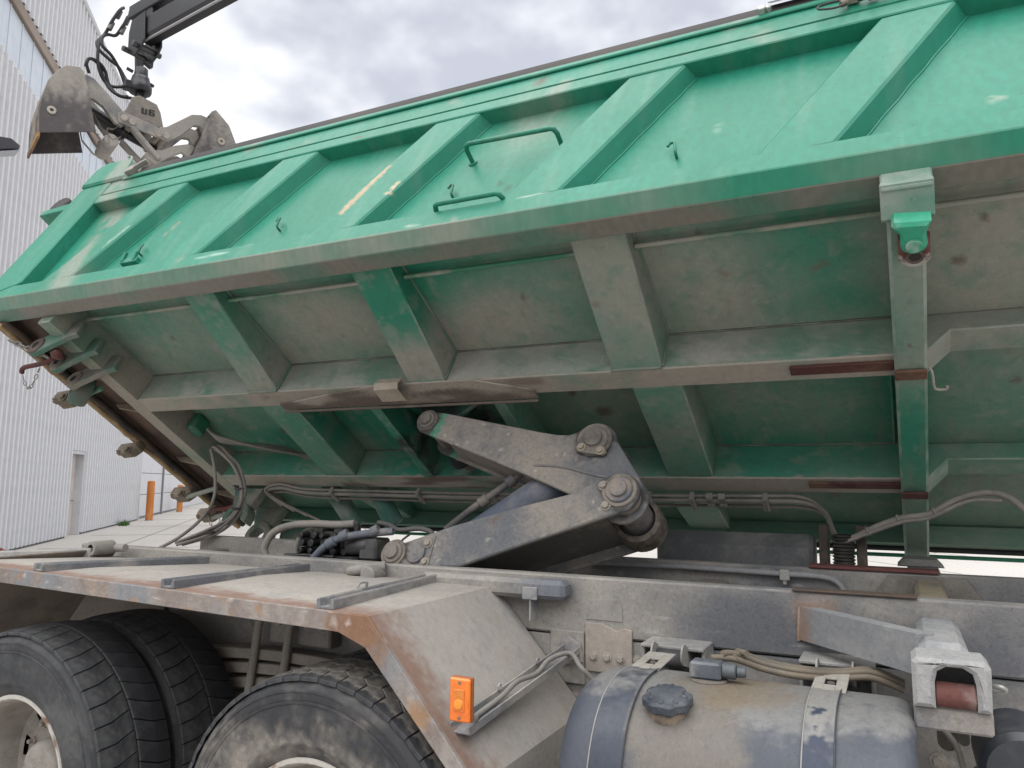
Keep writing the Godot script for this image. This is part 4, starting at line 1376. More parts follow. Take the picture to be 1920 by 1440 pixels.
	for x in [-0.86, -0.80]:
		g = Geo.new()
		g.cyl(Vector3(x, 0.176, 0.488), Vector3(x + 0.035, 0.176, 0.489), 0.021, 10)
		g.cyl(Vector3(x, 0.170, 0.44), Vector3(x + 0.035, 0.170, 0.441), 0.018, 10)
		put(pipes, "union", g, "hose_rubber", plain(Color(0.24, 0.23, 0.21)), 0.05)
	g = Geo.new()
	g.tube(spline([inv * Vector3(-0.27, 1.36, -0.55), inv * Vector3(-0.20, 1.375, -0.54), inv * Vector3(-0.10, 1.43, -0.52), inv * Vector3(0.0, 1.47, -0.50), inv * Vector3(0.10, 1.49, -0.50), inv * Vector3(0.20, 1.55, -0.50), inv * Vector3(0.30, 1.58, -0.50), inv * Vector3(0.38, 1.565, -0.50), inv * Vector3(0.45, 1.50, -0.50)]), 0.014, 10)
	put(pipes, "pipe", g, "hose_rubber", grey, 0.05)
	for q in [Vector3(-0.02, 1.463, -0.503), Vector3(0.115, 1.497, -0.50), Vector3(-0.14, 1.408, -0.525)]:
		g = Geo.new()
		g.cyl(inv * q, inv * (q + Vector3(0.012, 0.005, 0.0)), 0.021, 12)
		put(pipes, "cable_tie", g, "hose_rubber", plain(Color(0.20, 0.19, 0.175)), 0.05)
	g = Geo.new()
	g.tube(spline([inv * Vector3(-0.24, 1.355, -0.53), inv * Vector3(-0.10, 1.415, -0.51), inv * Vector3(0.0, 1.455, -0.49), inv * Vector3(0.10, 1.475, -0.49), inv * Vector3(0.24, 1.545, -0.49), inv * Vector3(0.36, 1.55, -0.49)]), 0.008, 8)
	put(pipes, "pipe", g, "hose_rubber", grey, 0.05)

# ---------------------------------------------------------------- hoist: two pairs of plates, leaning with the body
func build_hoist() -> void:
	var Hs := thing("hoist_linkage", "blue-grey hydraulic hoist arms pinned between the chassis and raised body", "hoist")
	Hs.transform = Transform3D(Basis(X, deg_to_rad(-26.0)), Vector3(0, 1.28, 0.05))
	var pa := paint_arm
	var up := arc(Vector2(-2.042, 0.579), 0.062, 120, 250, 10)
	up.append_array(V2([[-1.978, 0.489], [-1.454, 0.292], [-1.213, 0.194], [-1.05, 0.095]]))
	up.append_array(arc(Vector2(-0.990, 0.175), 0.098, 230, 375, 12))
	up.append_array(V2([[-0.955, 0.30]]))
	up.append_array(arc(Vector2(-1.157, 0.442), 0.096, 8, 125, 10))
	up.append_array(V2([[-1.245, 0.496], [-1.285, 0.483], [-1.34, 0.486], [-1.407, 0.498], [-1.957, 0.621]]))
	var g := Geo.new()
	for t in [[0.205, 0.225, "upper_arm"], [-0.01, 0.012, "upper_arm"]]:
		g = Geo.new()
		g.prism(up, Vector3.ZERO, X, Y, Z, t[0], t[1], 0.004, true)
		put(Hs, t[2], g, "dusty_steel", func(p: Vector3, n: Vector3) -> Color:
			var c := paint_arm(p, n)
			var d := Vector2(p.x + 2.042, p.y - 0.579).rotated(0.25)
			if d.x < 0.098 and d.x > 0.058:
				return Color(0.05, 0.25, 0.15).lerp(c, 0.25)
			if d.x <= 0.058:
				return c.lerp(Color(0.04, 0.045, 0.04), 0.55)
			return c, 0.025)
	# stiffener weld that crosses the near plate
	g = Geo.new()
	g.tube(spline(V3([[-1.42, 0.335, 0.2245], [-1.28, 0.325, 0.2255], [-1.12, 0.285, 0.2255], [-1.02, 0.275, 0.2245]])), 0.006, 6)
	put(Hs, "weld_seam", g, "dusty_steel", mottled(Color(0.22, 0.20, 0.18), Color(0.14, 0.14, 0.15)), 0.04)
	g = Geo.new()
	g.bar(Vector3(-1.93, 0.49, 0.105), Vector3(-1.36, 0.275, 0.105), 0.19, 0.008, Y)
	put(Hs, "arm_web", g, "dusty_steel", mottled(Color(0.12, 0.11, 0.105), Color(0.24, 0.21, 0.18), 0.4, 2.0), 0.04)
	var lo := arc(Vector2(-1.952, -0.123), 0.052, 85, 265, 10)
	lo.append_array(V2([[-1.783, -0.175], [-1.628, -0.163], [-1.297, -0.030], [-0.975, 0.094]]))
	lo.append_array(arc(Vector2(-0.988, 0.178), 0.082, -75, 110, 12))
	lo.append_array(V2([[-1.055, 0.246], [-1.179, 0.173], [-1.40, 0.11], [-1.691, 0.017], [-1.925, -0.074]]))
	for t in [[0.272, 0.296], [-0.085, -0.06]]:
		g = Geo.new()
		g.prism(lo, Vector3.ZERO, X, Y, Z, t[0], t[1], 0.005, true)
		put(Hs, "lower_arm", g, "dusty_steel", pa, 0.025)
	g = Geo.new()
	g.bar(Vector3(-1.70, -0.12, 0.095), Vector3(-1.06, 0.11, 0.095), 0.352, 0.008, Y)
	put(Hs, "arm_web", g, "dusty_steel", mottled(Color(0.10, 0.095, 0.09), Color(0.22, 0.19, 0.16), 0.4, 2.0), 0.04)
	var dirt := mottled(Color(0.20, 0.175, 0.15), Color(0.085, 0.08, 0.08), 0.5, 2.5)
	# pins
	for q in [[-2.042, 0.579, 0.24, 0.045, -0.25], [-1.157, 0.452, 0.245, 0.062, -0.04], [-0.988, 0.186, 0.31, 0.056, -0.11], [-1.958, -0.123, 0.31, 0.048, -0.11]]:
		var pin := part(Hs, "pivot_pin")
		g = Geo.new()
		g.lathe(V2([[q[3] * 0.78, q[4]], [q[3] * 0.78, q[2] - 0.016], [q[3], q[2] - 0.016], [q[3], q[2] - 0.005], [q[3] * 0.92, q[2]], [q[3] * 0.66, q[2]], [q[3] * 0.60, q[2] + 0.012], [0.0, q[2] + 0.014]]), Vector3(q[0], q[1], 0), Z, 26)
		put(pin, "shaft", g, "dusty_steel", dirt if q[3] != 0.056 else mottled(Color(0.10, 0.11, 0.13), Color(0.26, 0.22, 0.19), 0.4, 3.0), 0.03)
		g = Geo.new()
		g.lathe(V2([[q[3] * 0.98, q[2] - 0.017], [q[3] * 1.28, q[2] - 0.017], [q[3] * 1.30, q[2] - 0.012], [q[3] * 1.24, q[2] - 0.007], [q[3], q[2] - 0.009]]), Vector3(q[0], q[1], 0), Z, 26)
		put(pin, "washer", g, "dusty_steel", mottled(Color(0.22, 0.19, 0.16), Color(0.07, 0.065, 0.06), 0.45, 4.0), 0.02)
	var keep := part(Hs, "keeper_plate")
	g = Geo.new()
	g.prism(V2([[-1.235, 0.402], [-1.225, 0.388], [-1.105, 0.372], [-1.09, 0.384], [-1.10, 0.412], [-1.225, 0.428]]), Vector3.ZERO, X, Y, Z, 0.232, 0.246, 0.002)
	put(keep, "plate", g, "dusty_steel", dirt, 0.03)
	for q in [Vector3(-1.205, 0.41, 0.246), Vector3(-1.118, 0.392, 0.246)]:
		g = Geo.new()
		g.bolt(q, Z, 0.014)
		put(keep, "bolt", g, "dusty_steel", plain(Color(0.33, 0.28, 0.22)), 0.03)
	for q in [Vector3(-1.058, 0.205, 0.297), Vector3(-1.035, 0.118, 0.297), Vector3(-1.80, -0.072, 0.297), Vector3(-1.79, -0.155, 0.297)]:
		g = Geo.new()
		g.bolt(q, Z, 0.015)
		put(Hs, "bolt", g, "dusty_steel", plain(Color(0.30, 0.26, 0.22)), 0.03)
	g = Geo.new()
	g.cyl(Vector3(-1.845, -0.118, 0.296), Vector3(-1.845, -0.118, 0.308), 0.045, 24)
	put(Hs, "cover_disc", g, "dusty_steel", pa, 0.02)
	g = Geo.new()
	g.box(-1.772, -1.768, -0.158, -0.035, 0.2955, 0.299, 0.001)
	put(Hs, "edge_strip", g, "dusty_steel", dirt, 0.04)
	# the big barrel at the elbow
	g = Geo.new()
	g.lathe(V2([[0.0, 0.268], [0.060, 0.266], [0.066, 0.25], [0.066, 0.02], [0.085, 0.014], [0.092, 0.0], [0.098, -0.03], [0.092, -0.055], [0.0, -0.057]]), Vector3(-0.985, 0.178, 0), Z, 28)
	put(Hs, "elbow_barrel", g, "dusty_steel", mottled(Color(0.12, 0.115, 0.12), Color(0.27, 0.23, 0.195), 0.5, 2.0), 0.025)
	g = Geo.new()
	g.lathe(V2([[0.080, 0.058], [0.100, 0.050], [0.104, 0.0], [0.102, -0.055], [0.085, -0.062]]), Vector3(-0.985, 0.172, 0), Z, 28)
	put(Hs, "grease_collar", g, "rubber", func(p: Vector3, _n: Vector3) -> Color: return Color(0.03, 0.025, 0.022).lerp(Color(0.20, 0.165, 0.13), f01(nhi, p * 1.5)), 0.02)
	# ram between the arms
	var ram := part(Hs, "hydraulic_ram")
	g = Geo.new()
	g.cyl(Vector3(-1.30, 0.335, 0.105), Vector3(-1.92, -0.155, 0.105), 0.083, 30, 0.01)
	put(ram, "barrel", g, "dull_paint", mottled(Color(0.085, 0.10, 0.14), Color(0.20, 0.19, 0.185), 0.35, 2.0), 0.04)
	g = Geo.new()
	g.cyl(Vector3(-1.157, 0.452, 0.105), Vector3(-1.31, 0.328, 0.105), 0.062, 24, 0.005)
	put(ram, "rod", g, "bare_steel", plain(Color(0.3, 0.29, 0.28)), 0.04)
	g = Geo.new()
	g.tube(spline(V3([[-1.46, 0.385, 0.13], [-1.52, 0.335, 0.14], [-1.60, 0.265, 0.14], [-1.72, 0.165, 0.14], [-1.84, 0.06, 0.13]])), 0.016, 10)
	put(ram, "feed_pipe", g, "dusty_steel", dirt, 0.04)
	for q in [[-1.47, 0.378], [-1.545, 0.315], [-1.66, 0.215]]:
		g = Geo.new()
		var c := Vector3(q[0], q[1], 0.138)
		g.cyl(c, c + Vector3(-0.035, -0.030, 0), 0.026, 8, 0.004)
		put(ram, "pipe_nut", g, "dusty_steel", dirt, 0.03)

# ---------------------------------------------------------------- wheels
func tread_block(r0: float, r1: float, z0: float, z1: float, a: float, shape: int) -> Geo:
	# one block centred at the top of the wheel; a is half its angle
	var g := Geo.new()
	var pts := []
	if shape == 0:
		var e0 := 0.022 if z0 > -0.14 else 0.004
		var e1 := 0.022 if z1 < 0.14 else 0.004
		pts = [[-a, z0 + e0], [0.0, z0], [a, z0 + e0], [a, z1 - e1], [0.0, z1], [-a, z1 - e1]]
	else:
		var k := a * 0.9 * (1.0 if z1 > 0.0 else -1.0)
		var sk := a * 1.1
		if z1 > 0.0:
			pts = [[-a - sk * 0.0, z0], [a - sk * 0.0, z0], [a + sk * 0.75, lerpf(z0, z1, 0.55)], [a + sk * 0.9, z1], [-a + sk * 0.9, z1], [-a + sk * 0.75, lerpf(z0, z1, 0.55)]]
		else:
			pts = [[-a + sk * 0.9, z0], [a + sk * 0.9, z0], [a + sk * 0.75, lerpf(z0, z1, 0.45)], [a, z1], [-a, z1], [-a + sk * 0.75, lerpf(z0, z1, 0.45)]]
		k = 0.0
	var top := []
	var bot := []
	var mid := Vector3.ZERO
	for p in pts:
		var d := Vector3(sin(p[0]), cos(p[0]), 0)
		var drop: float = 0.012 * pow(absf(p[1]) / 0.15, 4.0)
		top.append(d * (r1 - drop) + Vector3(0, 0, p[1]))
		bot.append(d * r0 + Vector3(0, 0, p[1]))
		mid += d * r1 + Vector3(0, 0, p[1])
	mid /= pts.size()
	var tt := []
	for p in top:
		tt.append(p.lerp(mid, 0.045))
	g.face(tt.duplicate(), Y)
	for i in top.size():
		var j := (i + 1) % top.size()
		var out: Vector3 = (top[i] + top[j]) / 2 - mid
		var lowi: Vector3 = top[i] - Vector3(0, 0.003, 0)
		var lowj: Vector3 = top[j] - Vector3(0, 0.003, 0)
		g.face([tt[i], tt[j], lowj, lowi], out + Y * 0.05)
		g.face([lowi, lowj, bot[j], bot[i]], out)
	return g

func build_wheel(T: Node3D, at: Vector3, hexed: bool, inner: bool, tyre_shape: ArrayMesh, rim_shape: ArrayMesh, blocks: Array, nut: ArrayMesh) -> void:
	var w := part(T, "wheel")
	w.position = at
	place(w, "tyre", tyre_shape, "rubber")
	place(w, "rim", rim_shape, "dusty_coat")
	if not inner:
		for k in 10:
			var a := TAU * (k + 0.3) / 10.0
			place(w, "wheel_nut", nut, "dusty_coat", Transform3D(Basis(Z, a), Vector3(cos(a) * 0.168, sin(a) * 0.168, -0.054)))
	var n: int = 48 if hexed else 46
	var rest := Geo.new()
	for b in blocks:
		for k in n:
			var a: float = TAU * (k + b[1]) / n
			var up := cos(a)
			if up > -0.05:
				place(w, "tread_block", b[0], "rubber", Transform3D(Basis(Z, a), Vector3.ZERO))
			else:
				var src: Geo = b[2]
				var rot := Basis(Z, a)
				for i in src.v.size():
					rest.v.append(rot * src.v[i])
					rest.n.append(rot * src.n[i])
	var lower := put(w, "lower_tread", rest, "rubber", paint_rubber, 0.2)
	lower.set_meta("kind", "stuff")

func build_wheels(T: Node3D) -> void:
	for hexed in [false, true]:
		var g := Geo.new()
		var pr := V2([[0.300, 0.108], [0.308, 0.128], [0.328, 0.139], [0.345, 0.1465], [0.348, 0.1500], [0.358, 0.1520], [0.362, 0.1500], [0.40, 0.156], [0.44, 0.157], [0.468, 0.1545], [0.470, 0.1575], [0.476, 0.1575], [0.478, 0.1535], [0.487, 0.156], [0.502, 0.1535], [0.505, 0.1560], [0.511, 0.1550], [0.515, 0.149], [0.53, 0.139], [0.541, 0.118], [0.546, 0.08], [0.548, 0.0]])
		var full := pr.duplicate()
		for i in range(pr.size() - 2, -1, -1):
			full.append(Vector2(pr[i].x, -pr[i].y))
		g.lathe(full, Vector3.ZERO, Z, 72)
		var tyre := make(g, paint_rubber_dusty if hexed else paint_rubber, 0.03)
		# rim with openings between the spokes
		g = Geo.new()
		g.lathe(V2([[0.296, 0.104], [0.306, 0.112], [0.311, 0.124], [0.306, 0.134], [0.294, 0.132], [0.284, 0.116], [0.276, 0.085], [0.270, 0.05], [0.262, 0.0], [0.254, -0.05], [0.236, -0.058]]), Vector3.ZERO, Z, 60)
		g.lathe(V2([[0.205, -0.058], [0.190, -0.052], [0.135, -0.052], [0.112, -0.045], [0.106, 0.005], [0.098, 0.022], [0.088, 0.026], [0.0, 0.026]]), Vector3.ZERO, Z, 48)
		for k in 8:
			for s in 6:
				var a0 := TAU * (k + s / 11.0) / 8.0
				var a1 := TAU * (k + (s + 1) / 11.0) / 8.0
				var q := []
				for e in [[a0, 0.204], [a1, 0.204], [a1, 0.237], [a0, 0.237]]:
					q.append(Vector3(cos(e[0]) * e[1], sin(e[0]) * e[1], -0.058))
				g.face(q, Z)
		var rim := make(g, func(p: Vector3, _n: Vector3) -> Color:
			var r := Vector2(p.x, p.y).length()
			var m := nmid.get_noise_3dv(p * 3.0) + 0.6 * nhi.get_noise_3dv(p * 2.0)
			var c := Color(0.27, 0.245, 0.215).lerp(Color(0.36, 0.335, 0.30), clampf(0.5 + m, 0, 1))
			if r > 0.288:
				c = Color(0.58, 0.55, 0.50).lerp(Color(0.24, 0.14, 0.10), ss(0.0, 0.5, m))
			return c, 0.03)
		g = Geo.new()
		g.bolt(Vector3.ZERO, Z, 0.016)
		g.cyl(Vector3.ZERO, Vector3(0, 0, 0.035), 0.009, 10)
		var nut := make(g, plain(Color(0.33, 0.29, 0.25)), 0.1)
		var rows := []
		if hexed:
			rows = [[0.066, 0.147, 0.25], [-0.008, 0.083, 0.75], [-0.083, 0.008, 0.25], [-0.147, -0.066, 0.75]]
		else:
			rows = [[0.002, 0.147, 0.0], [-0.147, -0.002, 0.5]]
		var blocks := []
		var n := 48 if hexed else 46
		for r in rows:
			var b := tread_block(0.535, 0.5585, r[0], r[1], PI / n * (0.955 if hexed else 0.95), 0 if hexed else 1)
			var pt := func(p: Vector3, nn: Vector3) -> Color:
				var c := paint_rubber(p, nn)
				if hexed and p.y > 0.552:
					c = Color(0.22, 0.20, 0.18).lerp(Color(0.10, 0.098, 0.095), ss(-0.2, 0.35, nhi.get_noise_3dv(p * 1.5)))
				return c
			blocks.append([make(b, pt, 0.02), r[2], b])
		var x := -1.63 if hexed else -3.10
		build_wheel(T, Vector3(x, 0.46, 1.095), hexed, false, tyre, rim, blocks, nut)
		build_wheel(T, Vector3(x, 0.46, 0.745), hexed, true, tyre, rim, blocks, nut)

# ---------------------------------------------------------------- the truck under the body
func guard_y(x: float) -> float:
	return 1.208 + maxf(0.0, -1.45 - x) * 0.022

func build_truck() -> void:
	var T := thing("tipper_truck", "dust-coated grey truck chassis with rusty mudguard, fuel tank and dual wheels", "truck")
	var pf := paint_frame
	var g := Geo.new()
	var fr := part(T, "chassis_frame")
	for s in [1.0, -1.0]:
		g = Geo.new()
		var a: float = 0.36 * s
		var b: float = 0.43 * s
		g.prism(V2([[-3.95, 1.05], [-3.95, 1.26], [1.8, 1.26], [1.8, 1.05]]), Vector3.ZERO, X, Y, Z, a, b, 0.007)
		put(fr, "subframe_rail", g, "dusty_steel", pf, 0.055)
		g = Geo.new()
		g.prism(V2([[-3.95, 0.76], [-3.95, 1.043], [1.8, 1.043], [1.8, 0.76]]), Vector3.ZERO, X, Y, Z, a, 0.423 * s, 0.006)
		put(fr, "chassis_rail", g, "dusty_steel", pf, 0.08)
	for x in [-3.75, -2.75, -1.95, -0.75, 0.9]:
		g = Geo.new()
		g.box(x - 0.06, x + 0.06, 0.95, 1.19, -0.359, 0.359, 0.008)
		put(fr, "cross_member", g, "dusty_steel", mottled(Color(0.20, 0.18, 0.16), Color(0.34, 0.30, 0.26), 0.5), 0.06)
	g = Geo.new()
	g.box(-4.02, -2.55, 1.10, 1.122, -0.359, 0.30, 0.003)
	put(fr, "deck_plate", g, "dusty_coat", mottled(Color(0.35, 0.32, 0.285), Color(0.44, 0.405, 0.365), 0.5), 0.06)
	g = Geo.new()
	g.box(-2.5, -1.2, 0.98, 1.0, -0.359, 0.359, 0.003)
	put(fr, "belly_plate", g, "dusty_coat", mottled(Color(0.12, 0.11, 0.10), Color(0.22, 0.20, 0.18), 0.5), 0.1)
	# rusted pads on top of the rails
	g = Geo.new()
	g.box(-0.335, 0.03, 1.2605, 1.267, 0.372, 0.440, 0.002)
	put(fr, "wear_pad", g, "dusty_steel", mottled(Color(0.115, 0.08, 0.058), Color(0.07, 0.05, 0.045), 0.5, 2.5), 0.03)
	g = Geo.new()
	g.box(-0.36, 0.12, 1.2605, 1.274, -0.44, -0.35, 0.003)
	put(fr, "wear_pad", g, "dusty_steel", mottled(Color(0.13, 0.045, 0.04), Color(0.20, 0.09, 0.07), 0.4, 2.5), 0.03)
	# weld line beside the brace
	g = Geo.new()
	g.tube(spline(V3([[-0.318, 1.105, 0.434], [-0.316, 1.15, 0.436], [-0.312, 1.21, 0.434]])), 0.007, 6)
	put(fr, "weld_seam", g, "dusty_steel", mottled(Color(0.30, 0.19, 0.13), Color(0.42, 0.35, 0.29)), 0.03)
	# patch plates and their bolts
	g = Geo.new()
	g.box(-1.195, -1.060, 0.878, 1.064, 0.4235, 0.4375, 0.003)
	put(fr, "patch_plate", g, "dusty_coat", pf, 0.03)
	g = Geo.new()
	g.prism(V2([[-1.055, 0.93], [-0.878, 0.93], [-0.878, 1.085], [-0.905, 1.09], [-0.935, 1.078], [-0.965, 1.09], [-0.99, 1.10], [-1.055, 1.10]]), Vector3.ZERO, X, Y, Z, 0.4305, 0.4395, 0.002)
	put(fr, "patch_plate", g, "dusty_coat", mottled(Color(0.40, 0.345, 0.295), Color(0.33, 0.29, 0.25), 0.4), 0.03)
	g = Geo.new()
	g.prism(V2([[-1.055, 1.11], [-1.045, 1.15], [-1.015, 1.185], [-0.93, 1.19], [-0.915, 1.17], [-0.915, 1.11]]), Vector3.ZERO, X, Y, Z, 0.4302, 0.4332, 0.001)
	put(fr, "patch_plate", g, "dusty_coat", pf, 0.03)
	for x in [-1.173, -1.126, -1.078, -1.022, -0.971, -0.921, -0.866]:
		g = Geo.new()
		g.bolt(Vector3(x, 0.984, 0.4395 if x > -1.06 and x < -0.88 else (0.4375 if x < -1.06 else 0.423)), Z, 0.0125)
		put(fr, "bolt", g, "dusty_coat", plain(Color(0.37, 0.335, 0.29)), 0.05)
	for q in [[-0.06, 0.94], [-0.03, 0.86], [0.03, 0.94], [-1.10, 0.83], [-1.16, 0.83], [-0.95, 0.84]]:
		g = Geo.new()
		g.bolt(Vector3(q[0], q[1], 0.423), Z, 0.013)
		put(fr, "bolt", g, "dusty_coat", plain(Color(0.34, 0.30, 0.26)), 0.05)
	for k in 9:
		g = Geo.new()
		g.bolt(Vector3(-2.78 + k * 0.075, 1.0 - 0.05 * (k % 2), 0.424), Z, 0.012)
		put(fr, "bolt", g, "dusty_coat", plain(Color(0.36, 0.33, 0.29)), 0.05)
	# side bar over the guard's front end
	g = Geo.new()
	g.box(-1.73, -1.108, 1.178, 1.248, 0.432, 0.515, 0.016)
	put(fr, "side_bar", g, "dusty_steel", func(p: Vector3, n: Vector3) -> Color:
		var c := paint_frame(p, n)
		return c.lerp(Color(0.15, 0.165, 0.20), 0.75 * ss(-1.36, -1.15, p.x + 0.10 * nmid.get_noise_3dv(p * 2.0))), 0.02)
	g = Geo.new()
	g.box(-1.272, -1.212, 1.176, 1.222, 0.5155, 0.522, 0.002)
	g.box(-1.245, -1.238, 1.10, 1.177, 0.45, 0.518, 0.001)
	put(fr, "clip_plate", g, "dusty_steel", mottled(Color(0.2, 0.21, 0.23), Color(0.42, 0.40, 0.37), 0.5, 2.0), 0.03)
	# rounded stubs beside the subframe
	g = Geo.new()
	g.cyl(Vector3(-1.98, 1.222, 0.435), Vector3(-1.98, 1.222, 0.53), 0.036, 18, 0.008)
	put(fr, "pivot_stub", g, "dusty_coat", pf, 0.03)
	g = Geo.new()
	g.tube(spline(V3([[-2.10, 1.225, 0.48], [-2.05, 1.235, 0.50], [-2.0, 1.245, 0.47], [-1.95, 1.25, 0.44]])), 0.022, 10)
	put(fr, "pivot_lever", g, "dusty_coat", pf, 0.03)
	# leaf spring packs and hangers seen between the wheels
	for k in 4:
		g = Geo.new()
		var lp := []
		for i in 13:
			var t := i / 12.0
			lp.append(Vector2(lerpf(-3.05 + 0.10 * k, -1.68 - 0.10 * k, t), 0.875 - 0.058 * k + 0.05 * 4.0 * (t - 0.5) * (0.5 - t)))
		var low := []
		for q in lp:
			low.append(q - Vector2(0, 0.045))
		low.reverse()
		lp.append_array(low)
		g.prism(lp, Vector3.ZERO, X, Y, Z, 0.44, 0.53, 0.004)
		put(T, "spring_leaf", g, "dusty_coat", mottled(Color(0.32, 0.29, 0.25), Color(0.40, 0.36, 0.315), 0.5, 1.5), 0.05)
	for x in [-2.54, -2.36]:
		g = Geo.new()
		g.tube([Vector3(x + 0.03, 1.16, 0.47), Vector3(x, 0.98, 0.545), Vector3(x - 0.03, 0.66, 0.56)], 0.018, 10)
		put(T, "u_bolt", g, "dusty_coat", plain(Color(0.35, 0.32, 0.28)), 0.05)
	g = Geo.new()
	g.box(-2.95, -1.85, 0.52, 0.755, 0.385, 0.405, 0.006)
	put(fr, "axle_plate", g, "dusty_coat", pf, 0.08)
	g = Geo.new()
	g.box(-2.52, -2.18, 0.90, 1.03, 0.424, 0.50, 0.008)
	put(fr, "spring_seat", g, "dusty_coat", pf, 0.04)
	for k in 4:
		g = Geo.new()
		g.bolt(Vector3(-2.46 + 0.08 * k, 0.985, 0.50), Z, 0.014)
		put(fr, "bolt", g, "dusty_coat", plain(Color(0.36, 0.33, 0.29)), 0.05)
	g = Geo.new()
	g.cyl(Vector3(-3.10, 0.46, -0.9), Vector3(-3.10, 0.46, 0.95), 0.09, 18)
	put(T, "axle", g, "dusty_coat", plain(Color(0.26, 0.24, 0.21)), 0.2)
	g = Geo.new()
	g.cyl(Vector3(-1.63, 0.46, -0.9), Vector3(-1.63, 0.46, 0.95), 0.09, 18)
	put(T, "axle", g, "dusty_coat", plain(Color(0.26, 0.24, 0.21)), 0.2)

	# mudguard
	var mud := part(T, "mudguard")
	var pg := paint_guard
	g = Geo.new()
	var za := 0.455
	var zb := 1.249
	var top := [Vector2(-4.08, 0.74), Vector2(-3.62, guard_y(-3.62)), Vector2(-1.42, 1.208), Vector2(-1.05, 0.795), Vector2(-1.035, 0.30)]
	for i in 4:
		var a: Vector2 = top[i]
		var b: Vector2 = top[i + 1]
		var d := (b - a).normalized()
		var nrm := Vector2(-d.y, d.x)
		g = Geo.new()
		if i == 1:
			var fall := Vector3(0, -0.045, 0)
			var q := [Vector3(a.x, a.y, zb), Vector3(b.x, b.y, zb), Vector3(b.x, b.y, za), Vector3(a.x, a.y, za) + fall]
			var th := Vector3(0, -0.006, 0)
			g.face(q.duplicate(), Y)
			g.face([q[0] + th, q[1] + th, q[2] + th, q[3] + th], -Y)
			for k in 4:
				g.face([q[k], q[(k + 1) % 4], q[(k + 1) % 4] + th, q[k] + th], (q[k] + q[(k + 1) % 4]) / 2 - (q[0] + q[2]) / 2)
		else:
			g.prism([a, b, b - nrm * 0.006 - d * 0.001, a - nrm * 0.006 + d * 0.001], Vector3.ZERO, X, Y, Z, za, zb, 0.0)
		put(mud, ["rear_slope", "top_sheet", "front_slope", "front_drop"][i], g, "dusty_coat", pg if i > 0 else mottled(Color(0.16, 0.135, 0.11), Color(0.25, 0.21, 0.17), 0.5, 2.0), 0.022)
	g = Geo.new()
	var lipo := [Vector2(-4.08, 0.74), Vector2(-3.62, guard_y(-3.62)), Vector2(-1.42, 1.208), Vector2(-1.05, 0.795), Vector2(-1.035, 0.30)]
	var lipi := [Vector2(-1.085, 0.30), Vector2(-1.098, 0.782), Vector2(-1.428, 1.118), Vector2(-1.53, 1.154), Vector2(-3.595, guard_y(-3.595) - 0.057), Vector2(-4.03, 0.71)]
	lipo.append_array(lipi)
	g.prism(lipo, Vector3.ZERO, X, Y, Z, zb + 0.0005, zb + 0.0065, 0.0015)
	put(mud, "outer_lip", g, "dusty_coat", pg, 0.032)
	g = Geo.new()
	g.box(-4.05, -3.25, 0.62, 1.16, 0.445, 0.452, 0.002)
	put(mud, "inner_panel", g, "dusty_coat", mottled(Color(0.30, 0.27, 0.23), Color(0.22, 0.19, 0.16), 0.4, 1.5), 0.06)
	var barc := mottled(Color(0.17, 0.175, 0.19), Color(0.36, 0.34, 0.32), 0.45, 1.8)
	for q in [[-3.03, -2.98], [-2.30, -2.37], [-1.60, -1.69]]:
		g = Geo.new()
		var A := Vector3(q[0], guard_y(q[0]) + 0.001, 1.235)
		var C := Vector3(q[1], guard_y(q[1]) + 0.003 - 0.045 * (-1.42 - q[1]) / 2.2, 0.46)
		var d := (C - A).normalized()
		var s := d.cross(Y).normalized()
		# open channel: floor and two rounded flanks
		g.prism(V2([[-0.031, 0.0], [0.031, 0.0], [0.031, 0.026], [0.028, 0.031], [0.022, 0.031], [0.019, 0.027], [0.015, 0.008], [-0.015, 0.008], [-0.019, 0.027], [-0.022, 0.031], [-0.028, 0.031], [-0.031, 0.026]]), A, s, Y, d, 0.0, (C - A).length(), 0.0015)
		put(mud, "channel_bar", g, "dusty_steel", barc, 0.025)
	g = Geo.new()
	g.tube(spline(V3([[-1.66, 1.245, 1.0], [-1.655, 1.262, 0.99], [-1.64, 1.262, 0.975], [-1.645, 1.246, 0.97]])), 0.005, 8)
	put(mud, "hook", g, "dusty_steel", barc, 0.05)
	# tail bar with its red lamp and a clamp
	g = Geo.new()
	g.bar(Vector3(-4.40, 1.185, 0.60), Vector3(-3.60, 1.238, 0.60), 0.05, 0.055, Y, 0.008)
	put(T, "tail_bar", g, "dusty_steel", mottled(Color(0.20, 0.21, 0.225), Color(0.38, 0.36, 0.33), 0.5), 0.04)
	g = Geo.new()
	g.cyl(Vector3(-4.44, 1.182, 0.60), Vector3(-4.37, 1.187, 0.60), 0.045, 16, 0.015)
	put(T, "tail_lamp", g, "lamp_lens", plain(Color(0.22, 0.05, 0.035)), 0.05)
	g = Geo.new()
	g.lathe(V2([[0.020, -0.06], [0.034, -0.06], [0.036, -0.05], [0.036, 0.05], [0.034, 0.06], [0.020, 0.06]]), Vector3(-3.60, 1.262, 0.56), Z, 18)
	g.cyl(Vector3(-3.60, 1.258, 0.5), Vector3(-3.50, 1.262, 0.5), 0.02, 12)
	put(T, "tube_clamp", g, "dusty_coat", pf, 0.03)

	# pivot socket on its arm
	var so := part(T, "pivot_socket")
	var pale := mottled(Color(0.36, 0.355, 0.35), Color(0.22, 0.23, 0.245), 0.4, 1.8)
	g = Geo.new()
	g.box(0.020, 0.133, 1.07, 1.208, 0.4305, 0.862, 0.018)
	put(so, "arm", g, "dusty_steel", pale, 0.025)
	g = Geo.new()
	g.box(0.028, 0.128, 1.10, 1.235, -0.359, 0.359, 0.014)
